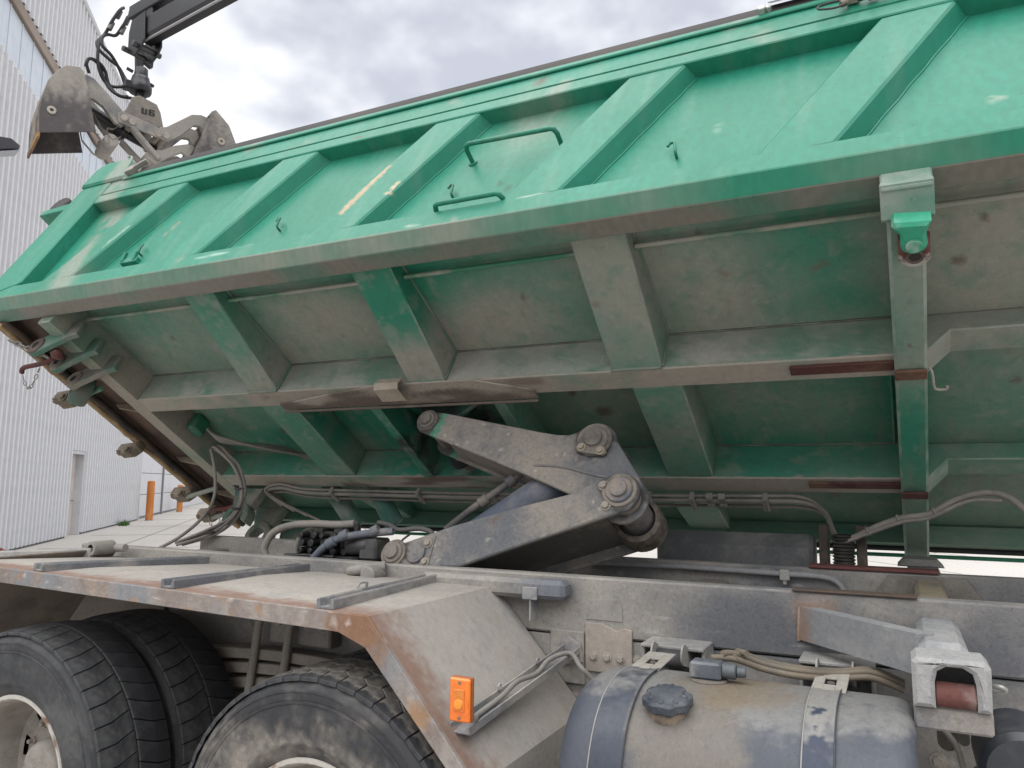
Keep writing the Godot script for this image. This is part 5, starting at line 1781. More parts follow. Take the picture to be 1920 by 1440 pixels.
	put(so, "cross_tube", g, "dusty_steel", mottled(Color(0.30, 0.25, 0.17), Color(0.20, 0.18, 0.16), 0.4, 2.0), 0.03)
	g = Geo.new()
	g.prism(V2([[-0.20, 1.06], [-0.06, 1.25], [0.21, 1.25], [0.33, 1.06]]), Vector3.ZERO, X, Y, Z, -0.358, -0.345, 0.003)
	put(so, "stiffener", g, "dusty_steel", mottled(Color(0.16, 0.145, 0.13), Color(0.24, 0.22, 0.19), 0.4, 2.0), 0.04)
	g = Geo.new()
	g.prism(V2([[-0.316, 1.105], [-0.316, 1.212], [-0.30, 1.216], [0.022, 1.216], [0.022, 1.113]]), Vector3(0, 0, 0.436), Vector3(1, 0, 1.05).normalized() * 1.0, Y, Vector3(-1.05, 0, 1).normalized(), 0.0, 0.055, 0.004)
	var br := Geo.new()
	# brace: a plate standing on edge that runs from the rail out to the arm
	var P0 := Vector3(-0.315, 0, 0.437)
	var P1 := Vector3(0.020, 0, 0.80)
	var bd := (P1 - P0)
	br.prism(V2([[0.0, 1.108], [0.0, 1.212], [1.0, 1.216], [1.0, 1.110]]), P0, bd, Y, Vector3(-bd.z, 0, bd.x).normalized(), -0.055, 0.0, 0.0)
	put(so, "brace", br, "dusty_steel", func(p: Vector3, n: Vector3) -> Color:
		var c := mottled(Color(0.36, 0.355, 0.345), Color(0.25, 0.255, 0.265), 0.45, 1.5).call(p, n) as Color
		return c.lerp(Color(0.26, 0.16, 0.11), 0.8 * (1.0 - ss(-0.31, -0.25, p.x + 0.03 * nhi.get_noise_3dv(p)))), 0.025)
	g = Geo.new()
	var z0 := 0.863
	var z1 := 1.0
	g.prism(V2([[0.002, 1.080], [0.05, 1.080], [0.05, 1.140], [0.056, 1.165], [0.075, 1.177], [0.11, 1.177], [0.13, 1.165], [0.136, 1.140], [0.136, 1.080], [0.165, 1.080], [0.168, 1.180], [0.156, 1.195], [0.014, 1.195], [0.002, 1.183]]), Vector3.ZERO, X, Y, Z, z0, z1, 0.010)
	put(so, "housing", g, "dusty_steel", pale, 0.015)
	g = Geo.new()
	g.box(0.002, 0.168, 1.022, 1.078, 0.80, 0.97, 0.006)
	g.box(0.045, 0.140, 1.0, 1.165, 0.858, 0.872, 0.003)
	put(so, "base", g, "dusty_steel", mottled(Color(0.20, 0.20, 0.21), Color(0.32, 0.29, 0.26), 0.4, 2.0), 0.03)
	g = Geo.new()
	g.cyl(Vector3(0.051, 1.108, 0.965), Vector3(0.135, 1.108, 0.965), 0.029, 22)
	put(so, "roller", g, "dusty_steel", mottled(Color(0.14, 0.05, 0.042), Color(0.33, 0.27, 0.25), 0.25, 3.0), 0.012)
	g = Geo.new()
	g.tube(spline(V3([[0.166, 1.140, 0.97], [0.185, 1.143, 0.985], [0.195, 1.135, 0.98], [0.185, 1.127, 0.97], [0.166, 1.127, 0.96]])), 0.005, 8)
	put(so, "pull_ring", g, "bare_steel", plain(Color(0.45, 0.44, 0.42)), 0.03)
	g = Geo.new()
	g.box(0.01, 0.14, 1.05, 1.24, -1.06, -0.431, 0.014)
	put(so, "arm", g, "dusty_steel", pale, 0.05)
	g = Geo.new()
	g.prism(V2([[-0.03, 1.2405], [0.0, 1.275], [0.13, 1.275], [0.16, 1.2405]]), Vector3.ZERO, X, Y, Z, -1.06, -0.85, 0.006)
	put(so, "pedestal", g, "dusty_steel", plain(Color(0.30, 0.29, 0.27)), 0.05)

	build_tank(T)
	build_marker(T)
	build_valves(T)
	build_wheels(T)

	# cover box, ribbed hose and small pieces beyond the far rail
	g = Geo.new()
	g.prism(V2([[-0.70, 1.0], [-0.70, 1.37], [-0.56, 1.386], [-0.50, 1.33], [-0.50, 1.0]]), Vector3.ZERO, Z, Y, X, -1.057, -0.356, 0.018)
	put(T, "cover_box", g, "worn_plastic", mottled(Color(0.075, 0.078, 0.082), Color(0.15, 0.145, 0.14), 0.5, 1.2), 0.04)
	g = Geo.new()
	var rp := []
	for i in 29:
		rp.append(Vector2(0.040 + 0.008 * (i % 2), 0.20 * i / 28.0))
	g.lathe(rp, Vector3(-0.235, 1.19, -0.56), Y, 18)
	put(T, "ribbed_hose", g, "rubber", mottled(Color(0.03, 0.028, 0.027), Color(0.13, 0.11, 0.09), 0.4, 2.0), 0.05)
	for x in [-0.318, -0.165]:
		g = Geo.new()
		g.box(x - 0.020, x + 0.020, 1.16, 1.43, -0.66, -0.58, 0.003)
		put(T, "guide_post", g, "dusty_steel", mottled(Color(0.055, 0.045, 0.038), Color(0.15, 0.11, 0.08), 0.4, 2.0), 0.04)
	g = Geo.new()
	g.tube(spline(V3([[-1.35, 1.232, -0.335], [-0.9, 1.236, -0.335], [-0.46, 1.232, -0.335], [-0.30, 1.228, -0.335], [-0.24, 1.20, -0.335], [-0.215, 1.14, -0.335]])), 0.0115, 10)
	put(T, "brake_pipe", g, "dusty_steel", plain(Color(0.27, 0.27, 0.28)), 0.05)
	g = Geo.new()
	g.box(-0.475, -0.435, 1.205, 1.250, -0.344, -0.318, 0.004)
	g.cyl(Vector3(-0.455, 1.205, -0.33), Vector3(-0.455, 1.188, -0.33), 0.009, 10)
	put(T, "pipe_clip", g, "dusty_steel", plain(Color(0.33, 0.32, 0.30)), 0.05)

	# air cylinder, lever plate and pipes below the socket
	g = Geo.new()
	g.cyl(Vector3(0.235, 0.915, 0.60), Vector3(0.235, 0.915, 0.86), 0.098, 30, 0.016)
	put(T, "brake_cylinder", g, "black_paint", mottled(Color(0.04, 0.045, 0.055), Color(0.12, 0.12, 0.125), 0.35, 2.0), 0.03)
	g = Geo.new()
	g.cyl(Vector3(0.215, 0.875, 0.86), Vector3(0.215, 0.875, 0.90), 0.034, 20, 0.006)
	g.cyl(Vector3(0.215, 0.875, 0.86), Vector3(0.285, 0.80, 1.02), 0.024, 16, 0.006)
	put(T, "push_rod", g, "dusty_steel", mottled(Color(0.30, 0.29, 0.27), Color(0.4, 0.38, 0.35)), 0.03)
	g = Geo.new()
	g.prism(V2([[0.0, 0.70], [0.0, 0.93], [0.05, 0.965], [0.14, 0.965], [0.16, 0.90], [0.16, 0.70]]), Vector3.ZERO, X, Y, Z, 0.4245, 0.452, 0.004)
	put(fr, "lever_plate", g, "dusty_coat", pf, 0.03)
	for q in [[0.088, 0.885, 0.028, 0.052], [0.13, 0.875, 0.014, 0.022]]:
		g = Geo.new()
		var sl := arc(Vector2(q[0], q[1] + q[3] - q[2]), q[2], 0, 180, 8)
		sl.append_array(arc(Vector2(q[0], q[1] - q[3] + q[2]), q[2], 180, 360, 8))
		g.prism(sl, Vector3.ZERO, X, Y, Z, 0.4521, 0.4526, 0.0)
		put(fr, "slot", g, "rubber", plain(Color(0.05, 0.045, 0.04)), 0.05)
	for q in [[0.06, 0.80], [0.075, 0.95], [0.13, 0.945]]:
		g = Geo.new()
		g.bolt(Vector3(q[0], q[1], 0.452), Z, 0.017)
		put(fr, "bolt", g, "dusty_coat", plain(Color(0.36, 0.33, 0.29)), 0.05)
	g = Geo.new()
	g.tube(spline(V3([[0.02, 0.99, 0.50], [0.06, 0.95, 0.60], [0.10, 0.90, 0.62], [0.115, 0.84, 0.60], [0.12, 0.76, 0.58]])), 0.008, 8)
	put(T, "air_line", g, "hose_rubber", plain(Color(0.26, 0.245, 0.22)), 0.05)
	g = Geo.new()
	g.tube(spline(V3([[0.14, 0.83, 0.6], [0.15, 0.86, 0.66], [0.17, 0.862, 0.68], [0.20, 0.85, 0.66]])), 0.007, 8)
	put(T, "air_line", g, "hose_rubber", plain(Color(0.26, 0.245, 0.22)), 0.05)

func build_tank(T: Node3D) -> void:
	var tk := part(T, "fuel_tank")
	tk.position = Vector3(0, -0.025, 0)
	var zc := 0.93
	var yc := 0.765
	var ry := 0.325
	var rz := 0.315
	var ring := func(k: float, x: float, grow: float) -> Array:
		var o := []
		for i in 56:
			var a := TAU * i / 56.0
			var cx := cos(a)
			var sx := sin(a)
			var m := pow(pow(absf(cx), 2.5) + pow(absf(sx), 2.5), -1.0 / 2.5)
			o.append(Vector3(x, yc + sx * m * (ry * k + grow), zc + cx * m * (rz * k + grow)))
		return o
	var skin := func(g: Geo, rings: Array) -> void:
		for i in rings.size() - 1:
			for j in 56:
				var j2 := (j + 1) % 56
				var nn := []
				for e in [[i, j], [i, j2], [i + 1, j2], [i + 1, j]]:
					var r: Array = rings[e[0]]
					var t: Vector3 = r[(e[1] + 1) % 56] - r[(e[1] + 55) % 56]
					var l: Vector3 = rings[mini(e[0] + 1, rings.size() - 1)][e[1]] - rings[maxi(e[0] - 1, 0)][e[1]]
					var n: Vector3 = l.cross(t).normalized()
					if n.dot(r[e[1]] - Vector3(r[e[1]].x, yc, zc)) < 0.0:
						n = -n
					nn.append(n)
				g.trin(rings[i][j], rings[i][j2], rings[i + 1][j2], nn[0], nn[1], nn[2])
				g.trin(rings[i][j], rings[i + 1][j2], rings[i + 1][j], nn[0], nn[2], nn[3])
	var g := Geo.new()
	var R := []
	var x0 := -0.845
	var x1 := 0.005
	for q in [[0.0, 0.80], [0.004, 0.86], [0.012, 0.905], [0.028, 0.95], [0.05, 0.98], [0.075, 0.995], [0.095, 1.0], [0.15, 1.0], [0.30, 1.0], [0.45, 1.0], [0.60, 1.0], [0.80, 1.0], [0.815, 0.995], [0.832, 0.975], [0.844, 0.94], [0.85, 0.88]]:
		R.append(ring.call(q[1], x0 + q[0], 0.0))
	skin.call(g, R)
	g.face(R[0].duplicate(), -X)
	g.face(R[R.size() - 1].duplicate(), X)
	put(tk, "shell", g, "worn_plastic", paint_tank, 0.02)
	for q in [[-0.742, -0.655, true], [-0.235, -0.165, false]]:
		var st := part(tk, "strap")
		g = Geo.new()
		skin.call(g, [ring.call(1.0, q[0], 0.001), ring.call(1.0, q[0], 0.006), ring.call(1.0, q[1], 0.006), ring.call(1.0, q[1], 0.001)])
		var dark: bool = q[2]
		put(st, "band", g, "worn_plastic", func(p: Vector3, n: Vector3) -> Color:
			var c := paint_tank(p + Vector3(0.0 if dark else 5.0, 0, 0), n)
			var m := nmid.get_noise_3dv(p * 3.0) + 0.5 * nhi.get_noise_3dv(p * 2.0)
			if not dark:
				c = Color(0.065, 0.072, 0.095).lerp(Color(0.25, 0.243, 0.23), ss(-0.2, 0.8, (p.y - 1.01) / 0.06 + m))
				c = c.lerp(Color(0.035, 0.045, 0.075), ss(0.12, 0.20, m - absf(p.y - 0.975) * 3.0 + 0.28))
			else:
				c = c.lerp(Color(0.03, 0.038, 0.062), 0.8 * ss(-0.1, 0.3, (1.06 - p.y) * 2.0 + m * 0.5))
			return c, 0.012)
		for x in [q[0], q[1]]:
			g = Geo.new()
			var lp: Array = ring.call(1.0, x, 0.006)
			lp.append(lp[0])
			g.tube(lp, 0.0022, 5)
			put(st, "edge", g, "worn_plastic", plain(Color(0.30, 0.29, 0.28) if x == q[0] else Color(0.05, 0.055, 0.07)), 0.2)
		var xm: float = (q[0] + q[1]) / 2 + 0.004
		# tongue over the top with its slot, and the bracket on the rail
		g = Geo.new()
		for e in [[-0.043, -0.015], [0.015, 0.043]]:
			g.obox(Vector3(xm + (e[0] + e[1]) / 2, 1.096, 0.80), Vector3((e[1] - e[0]) / 2, 0, 0), Vector3(0, 0.0025, 0), Vector3(0, -0.004, 0.10), 0.001)
		g.obox(Vector3(xm, 1.094, 0.872), Vector3(0.0152, 0, 0), Vector3(0, 0.0025, 0), Vector3(0, -0.001, 0.028), 0.001)
		g.obox(Vector3(xm, 1.0985, 0.738), Vector3(0.0152, 0, 0), Vector3(0, 0.0025, 0), Vector3(0, -0.002, 0.038), 0.001)
		put(st, "tongue", g, "dusty_coat", mottled(Color(0.36, 0.335, 0.30), Color(0.27, 0.245, 0.215), 0.4, 2.0), 0.02)
		g = Geo.new()
		g.cyl(Vector3(xm, 1.08, 0.80), Vector3(xm, 1.095, 0.80), 0.012, 10)
		put(st, "stud", g, "dusty_steel", plain(Color(0.10, 0.09, 0.08)), 0.05)
		var bk := part(T, "tank_bracket")
		g = Geo.new()
		g.box(xm - 0.11, xm + 0.10, 1.062, 1.074, 0.4305, 0.575, 0.003)
		g.box(xm - 0.11, xm - 0.10, 0.88, 1.062, 0.4305, 0.56, 0.002)
		g.box(xm + 0.09, xm + 0.10, 0.88, 1.062, 0.4305, 0.56, 0.002)
		g.box(xm - 0.11, xm + 0.10, 0.88, 1.062, 0.424, 0.4303, 0.002)
		put(bk, "frame", g, "dusty_steel", mottled(Color(0.27, 0.265, 0.26), Color(0.42, 0.40, 0.37), 0.4, 1.5), 0.03)
		for e in [-0.052, 0.046]:
			g = Geo.new()
			var ear := V2([[0.46, 0.98], [0.46, 1.045], [0.53, 1.058]])
			ear.append_array(arc(Vector2(0.615, 1.058), 0.034, 100, -60, 8))
			g.prism(ear, Vector3.ZERO, Z, Y, X, xm + e - 0.003, xm + e + 0.003, 0.001, true)
			put(bk, "ear", g, "dusty_steel", mottled(Color(0.36, 0.345, 0.32), Color(0.25, 0.24, 0.23), 0.4, 2.0), 0.03)
		g = Geo.new()
		g.cyl(Vector3(xm - 0.05, 1.035, 0.585), Vector3(xm + 0.044, 1.035, 0.585), 0.032, 18)
		put(bk, "bush", g, "rubber", plain(Color(0.05, 0.05, 0.052)), 0.05)
		g = Geo.new()
		g.bolt(Vector3(xm + 0.072, 1.015, 0.4305), Z, 0.015)
		g.bolt(Vector3(xm - 0.082, 1.02, 0.4305), Z, 0.015)
		put(bk, "bolt", g, "dusty_steel", plain(Color(0.25, 0.24, 0.23)), 0.05)
	# filler neck and cap
	var cap := part(tk, "filler")
	var ax := Vector3(0.0, 0.975, 0.22).normalized()
	var o := Vector3(-0.565, 1.025, 1.105)
	g = Geo.new()
	g.lathe(V2([[0.066, -0.02], [0.062, 0.0], [0.052, 0.006], [0.050, 0.04], [0.0, 0.04]]), o, ax, 26)
	put(cap, "neck", g, "dusty_steel", mottled(Color(0.07, 0.062, 0.055), Color(0.30, 0.23, 0.16), 0.4, 3.0), 0.015)
	g = Geo.new()
	var lobes := []
	for k in 64:
		var a := TAU * k / 64.0
		lobes.append(Vector2(cos(a), sin(a)) * (0.0615 + 0.0032 * clampf(cos(a * 8.0) * 2.0, -1, 1)))
	var e1 := ax.cross(Vector3(0.3, 0.1, 0.9)).normalized()
	g.prism(lobes, o, e1, ax.cross(e1), ax, 0.034, 0.066, 0.007, true)
	g.lathe(V2([[0.046, 0.0655], [0.040, 0.0735], [0.0, 0.076]]), o, ax, 24)
	for k in 8:
		var a := TAU * (k + 0.5) / 8.0
		var dr := e1 * cos(a) + ax.cross(e1) * sin(a)
		g.bar(o + ax * 0.0655 + dr * 0.028, o + ax * 0.0655 + dr * 0.053, 0.012, 0.012, ax, 0.004)
	put(cap, "cap", g, "worn_plastic", mottled(Color(0.038, 0.046, 0.062), Color(0.10, 0.107, 0.12), 0.4, 3.0), 0.012)
	# level sender with its plug and looms
	var sn := part(tk, "level_sender")
	g = Geo.new()
	g.cyl(Vector3(-0.50, 1.078, 0.925), Vector3(-0.50, 1.096, 0.925), 0.052, 22)
	put(sn, "flange", g, "dusty_steel", plain(Color(0.16, 0.14, 0.12)), 0.03)
	g = Geo.new()
	g.box(-0.548, -0.462, 1.096, 1.142, 0.895, 0.955, 0.006)
	put(sn, "housing", g, "worn_plastic", mottled(Color(0.09, 0.10, 0.12), Color(0.25, 0.25, 0.25), 0.35, 2.0), 0.02)
	g = Geo.new()
	g.cyl(Vector3(-0.463, 1.120, 0.925), Vector3(-0.425, 1.120, 0.925), 0.0205, 14)
	g.cyl(Vector3(-0.425, 1.120, 0.925), Vector3(-0.40, 1.120, 0.922), 0.014, 12)
	put(sn, "plug", g, "worn_plastic", mottled(Color(0.10, 0.11, 0.125), Color(0.27, 0.26, 0.25), 0.4, 3.0), 0.02)
	for k in 4:
		g = Geo.new()
		var j := Vector3(0, 0.011 * (k % 2), -0.016 * k)
		g.tube(spline([Vector3(-0.50 + 0.03 * k, 1.146, 0.90) + j, Vector3(-0.44, 1.140, 0.86) + j, Vector3(-0.37, 1.112, 0.815) + j, Vector3(-0.28, 1.10, 0.80) + j, Vector3(-0.19, 1.09, 0.74) + j, Vector3(-0.10, 1.095, 0.70) + j, Vector3(-0.02, 1.065, 0.67) + j]), 0.009, 8)
		put(sn, "loom", g, "hose_rubber", mottled(Color(0.19, 0.155, 0.115), Color(0.13, 0.115, 0.095), 0.4, 2.0), 0.05)

func build_marker(T: Node3D) -> void:
	var b := part(T, "lamp_bracket")
	var A := Vector3(-1.135, 0.905, 1.20)
	var C := Vector3(-1.105, 0.990, 0.445)
	var d := (C - A).normalized()
	var s := Vector3(1, 0, 0)
	var u := s.cross(d).normalized()
	if u.y < 0.0:
		u = -u
	var steel := mottled(Color(0.19, 0.19, 0.20), Color(0.40, 0.37, 0.34), 0.5, 1.5)
	var g := Geo.new()
	g.prism(V2([[-0.032, 0.0], [0.034, 0.0], [0.034, 0.022], [0.029, 0.022], [0.029, 0.005], [-0.027, 0.005], [-0.027, 0.026], [-0.032, 0.026]]), A, s, u, d, 0.0, (C - A).length(), 0.001)
	put(b, "angle_bar", g, "dusty_steel", steel, 0.03)
	g = Geo.new()
	g.prism(V2([[-1.15, 0.94], [-1.165, 1.0], [-1.13, 1.055], [-1.07, 1.02], [-1.06, 0.96]]), Vector3.ZERO, X, Y, Z, 0.4405, 0.449, 0.002)
	put(b, "gusset", g, "dusty_steel", steel, 0.03)
	for t in [0.02, 0.26, 0.55]:
		g = Geo.new()
		var p: Vector3 = A + d * (0.03 + t * 0.9) - s * 0.022 + u * 0.03
		g.tube(spline([p, p + u * 0.012, p + u * 0.014 + d * 0.012, p + d * 0.014, p]), 0.0032, 6)
		put(b, "cable_clip", g, "dusty_steel", steel, 0.05)
	g = Geo.new()
	g.tube(spline([Vector3(-1.09, 0.975, 1.235), Vector3(-1.085, 0.955, 1.20), A + d * 0.10 + u * 0.017, A + d * 0.24 + u * 0.020, A + d * 0.34 + u * 0.032, A + d * 0.46 + u * 0.020 + s * 0.008, A + d * 0.58 + u * 0.03, A + d * 0.66 + u * 0.03 + s * 0.04, Vector3(-1.01, 0.98, 0.60), Vector3(-0.97, 0.93, 0.58), Vector3(-0.94, 0.84, 0.57)]), 0.0085, 8)
	put(b, "cable", g, "hose_rubber", mottled(Color(0.24, 0.225, 0.21), Color(0.34, 0.315, 0.285), 0.5, 2.0), 0.05)
	var m := part(T, "marker_lamp")
	g = Geo.new()
	g.box(-1.135, -1.068, 0.955, 1.073, 1.236, 1.2475, 0.004)
	put(m, "base", g, "worn_plastic", plain(Color(0.30, 0.09, 0.02)), 0.03)
	g = Geo.new()
	g.box(-1.133, -1.070, 0.957, 1.071, 1.2478, 1.262, 0.006)
	g.box(-1.118, -1.085, 0.985, 1.043, 1.2621, 1.2645, 0.001)
	put(m, "lens", g, "lamp_lens", mottled(Color(0.95, 0.22, 0.004), Color(0.85, 0.15, 0.003), 0.35, 8.0), 0.008)
	g = Geo.new()
	g.lathe(V2([[0.014, 0.0], [0.012, 0.004], [0.0, 0.0055]]), Vector3(-1.102, 1.004, 1.2646), Z, 18)
	put(m, "bulb", g, "lamp_lens", plain(Color(0.98, 0.33, 0.02)), 0.03)
	for k in 5:
		g = Geo.new()
		g.box(-1.116, -1.087, 1.022 + k * 0.0042, 1.0236 + k * 0.0042, 1.2646, 1.2656, 0.0003)
		put(m, "lens_ridge", g, "lamp_lens", plain(Color(0.90, 0.30, 0.02)), 0.05)
	for y in [0.968, 1.060]:
		g = Geo.new()
		g.cyl(Vector3(-1.101, y, 1.262), Vector3(-1.101, y, 1.2640), 0.0052, 12, 0.001)
		put(m, "screw", g, "bare_steel", plain(Color(0.30, 0.22, 0.15)), 0.05)

func build_valves(T: Node3D) -> void:
	var vb := part(T, "valve_block")
	var dark := mottled(Color(0.018, 0.018, 0.019), Color(0.06, 0.055, 0.05), 0.35, 3.0)
	var grey := mottled(Color(0.27, 0.245, 0.215), Color(0.17, 0.16, 0.15), 0.4, 2.5)
	var blue := mottled(Color(0.13, 0.145, 0.175), Color(0.30, 0.28, 0.26), 0.4, 2.5)
	var g := Geo.new()
	g.box(-2.68, -2.30, 1.145, 1.25, -0.05, 0.22, 0.006)
	put(vb, "base_plate", g, "dusty_steel", dark, 0.05)
	rng.seed = 21
	for i in 5:
		g = Geo.new()
		var x := -2.65 + i * 0.062
		g.box(x, x + 0.056, 1.25, 1.36 + 0.015 * (i % 2), 0.02, 0.16, 0.005)
		put(vb, "spool_body", g, "black_paint", dark, 0.04)
		for k in 3:
			g = Geo.new()
			var c := Vector3(x + 0.028, 1.27 + k * 0.036, 0.16)
			g.cyl(c, c + Vector3(0, 0, 0.03 + rng.randf() * 0.03), 0.013 + 0.006 * rng.randf(), 10)
			put(vb, "port", g, "black_paint", dark, 0.04)
		g = Geo.new()
		g.cyl(Vector3(x + 0.028, 1.36, 0.09), Vector3(x + 0.028, 1.395, 0.09), 0.018, 10)
		put(vb, "solenoid", g, "black_paint", dark, 0.04)
	g = Geo.new()
	g.cyl(Vector3(-2.36, 1.30, 0.16), Vector3(-2.24, 1.31, 0.16), 0.045, 18)
	g.box(-2.28, -2.18, 1.24, 1.34, 0.08, 0.2, 0.01)
	put(vb, "pump_head", g, "black_paint", mottled(Color(0.04, 0.042, 0.046), Color(0.13, 0.125, 0.12), 0.4, 3.0), 0.04)
	g = Geo.new()
	g.tube(spline(V3([[-2.88, 1.23, 0.17], [-2.89, 1.27, 0.17], [-2.85, 1.34, 0.16], [-2.76, 1.378, 0.15], [-2.64, 1.392, 0.13], [-2.48, 1.392, 0.11], [-2.38, 1.40, 0.10]])), 0.019, 12)
	put(vb, "hose", g, "hose_rubber", grey, 0.05)
	g = Geo.new()
	g.tube(spline(V3([[-2.74, 1.23, 0.10], [-2.745, 1.28, 0.10], [-2.71, 1.335, 0.09], [-2.66, 1.36, 0.08], [-2.60, 1.37, 0.07]])), 0.018, 12)
	put(vb, "hose", g, "hose_rubber", grey, 0.05)
	g = Geo.new()
	g.tube(spline(V3([[-2.50, 1.235, 0.26], [-2.44, 1.29, 0.26], [-2.37, 1.335, 0.24], [-2.25, 1.36, 0.20], [-2.12, 1.375, 0.15]])), 0.018, 12)
	put(vb, "steel_pipe", g, "dusty_steel", blue, 0.05)
	for q in V3([[-2.42, 1.305, 0.257], [-2.36, 1.34, 0.236], [-2.22, 1.363, 0.188]]):
		g = Geo.new()
		g.cyl(q, q + Vector3(0.04, 0.022, -0.01), 0.026, 6, 0.004)
		put(vb, "pipe_nut", g, "dusty_steel", blue, 0.05)
	g = Geo.new()
	g.tube(spline(V3([[-2.30, 1.405, 0.02], [-2.22, 1.395, 0.04], [-2.12, 1.378, 0.10], [-2.0, 1.39, 0.12], [-1.93, 1.375, 0.12], [-1.91, 1.33, 0.12]])), 0.012, 10)
	put(vb, "hose", g, "hose_rubber", plain(Color(0.12, 0.115, 0.11)), 0.05)
	g = Geo.new()
	g.tube(spline(V3([[-2.02, 1.365, 0.16], [-2.06, 1.33, 0.17], [-2.05, 1.29, 0.17], [-2.0, 1.27, 0.16]])), 0.005, 8)
	put(vb, "wire", g, "hose_rubber", plain(Color(0.04, 0.04, 0.04)), 0.05)
	g = Geo.new()
	g.cyl(Vector3(-2.13, 1.275, 0.2), Vector3(-1.97, 1.283, 0.2), 0.02, 12)
	g.cyl(Vector3(-2.13, 1.275, 0.2), Vector3(-2.09, 1.277, 0.2), 0.028, 6)
	put(vb, "union_pipe", g, "dusty_steel", grey, 0.05)
	g = Geo.new()
	g.tube(V3([[-2.68, 1.245, 0.25], [-2.55, 1.252, 0.25], [-2.38, 1.252, 0.25]]), 0.010, 8)
	put(vb, "lever", g, "black_paint", dark, 0.05)

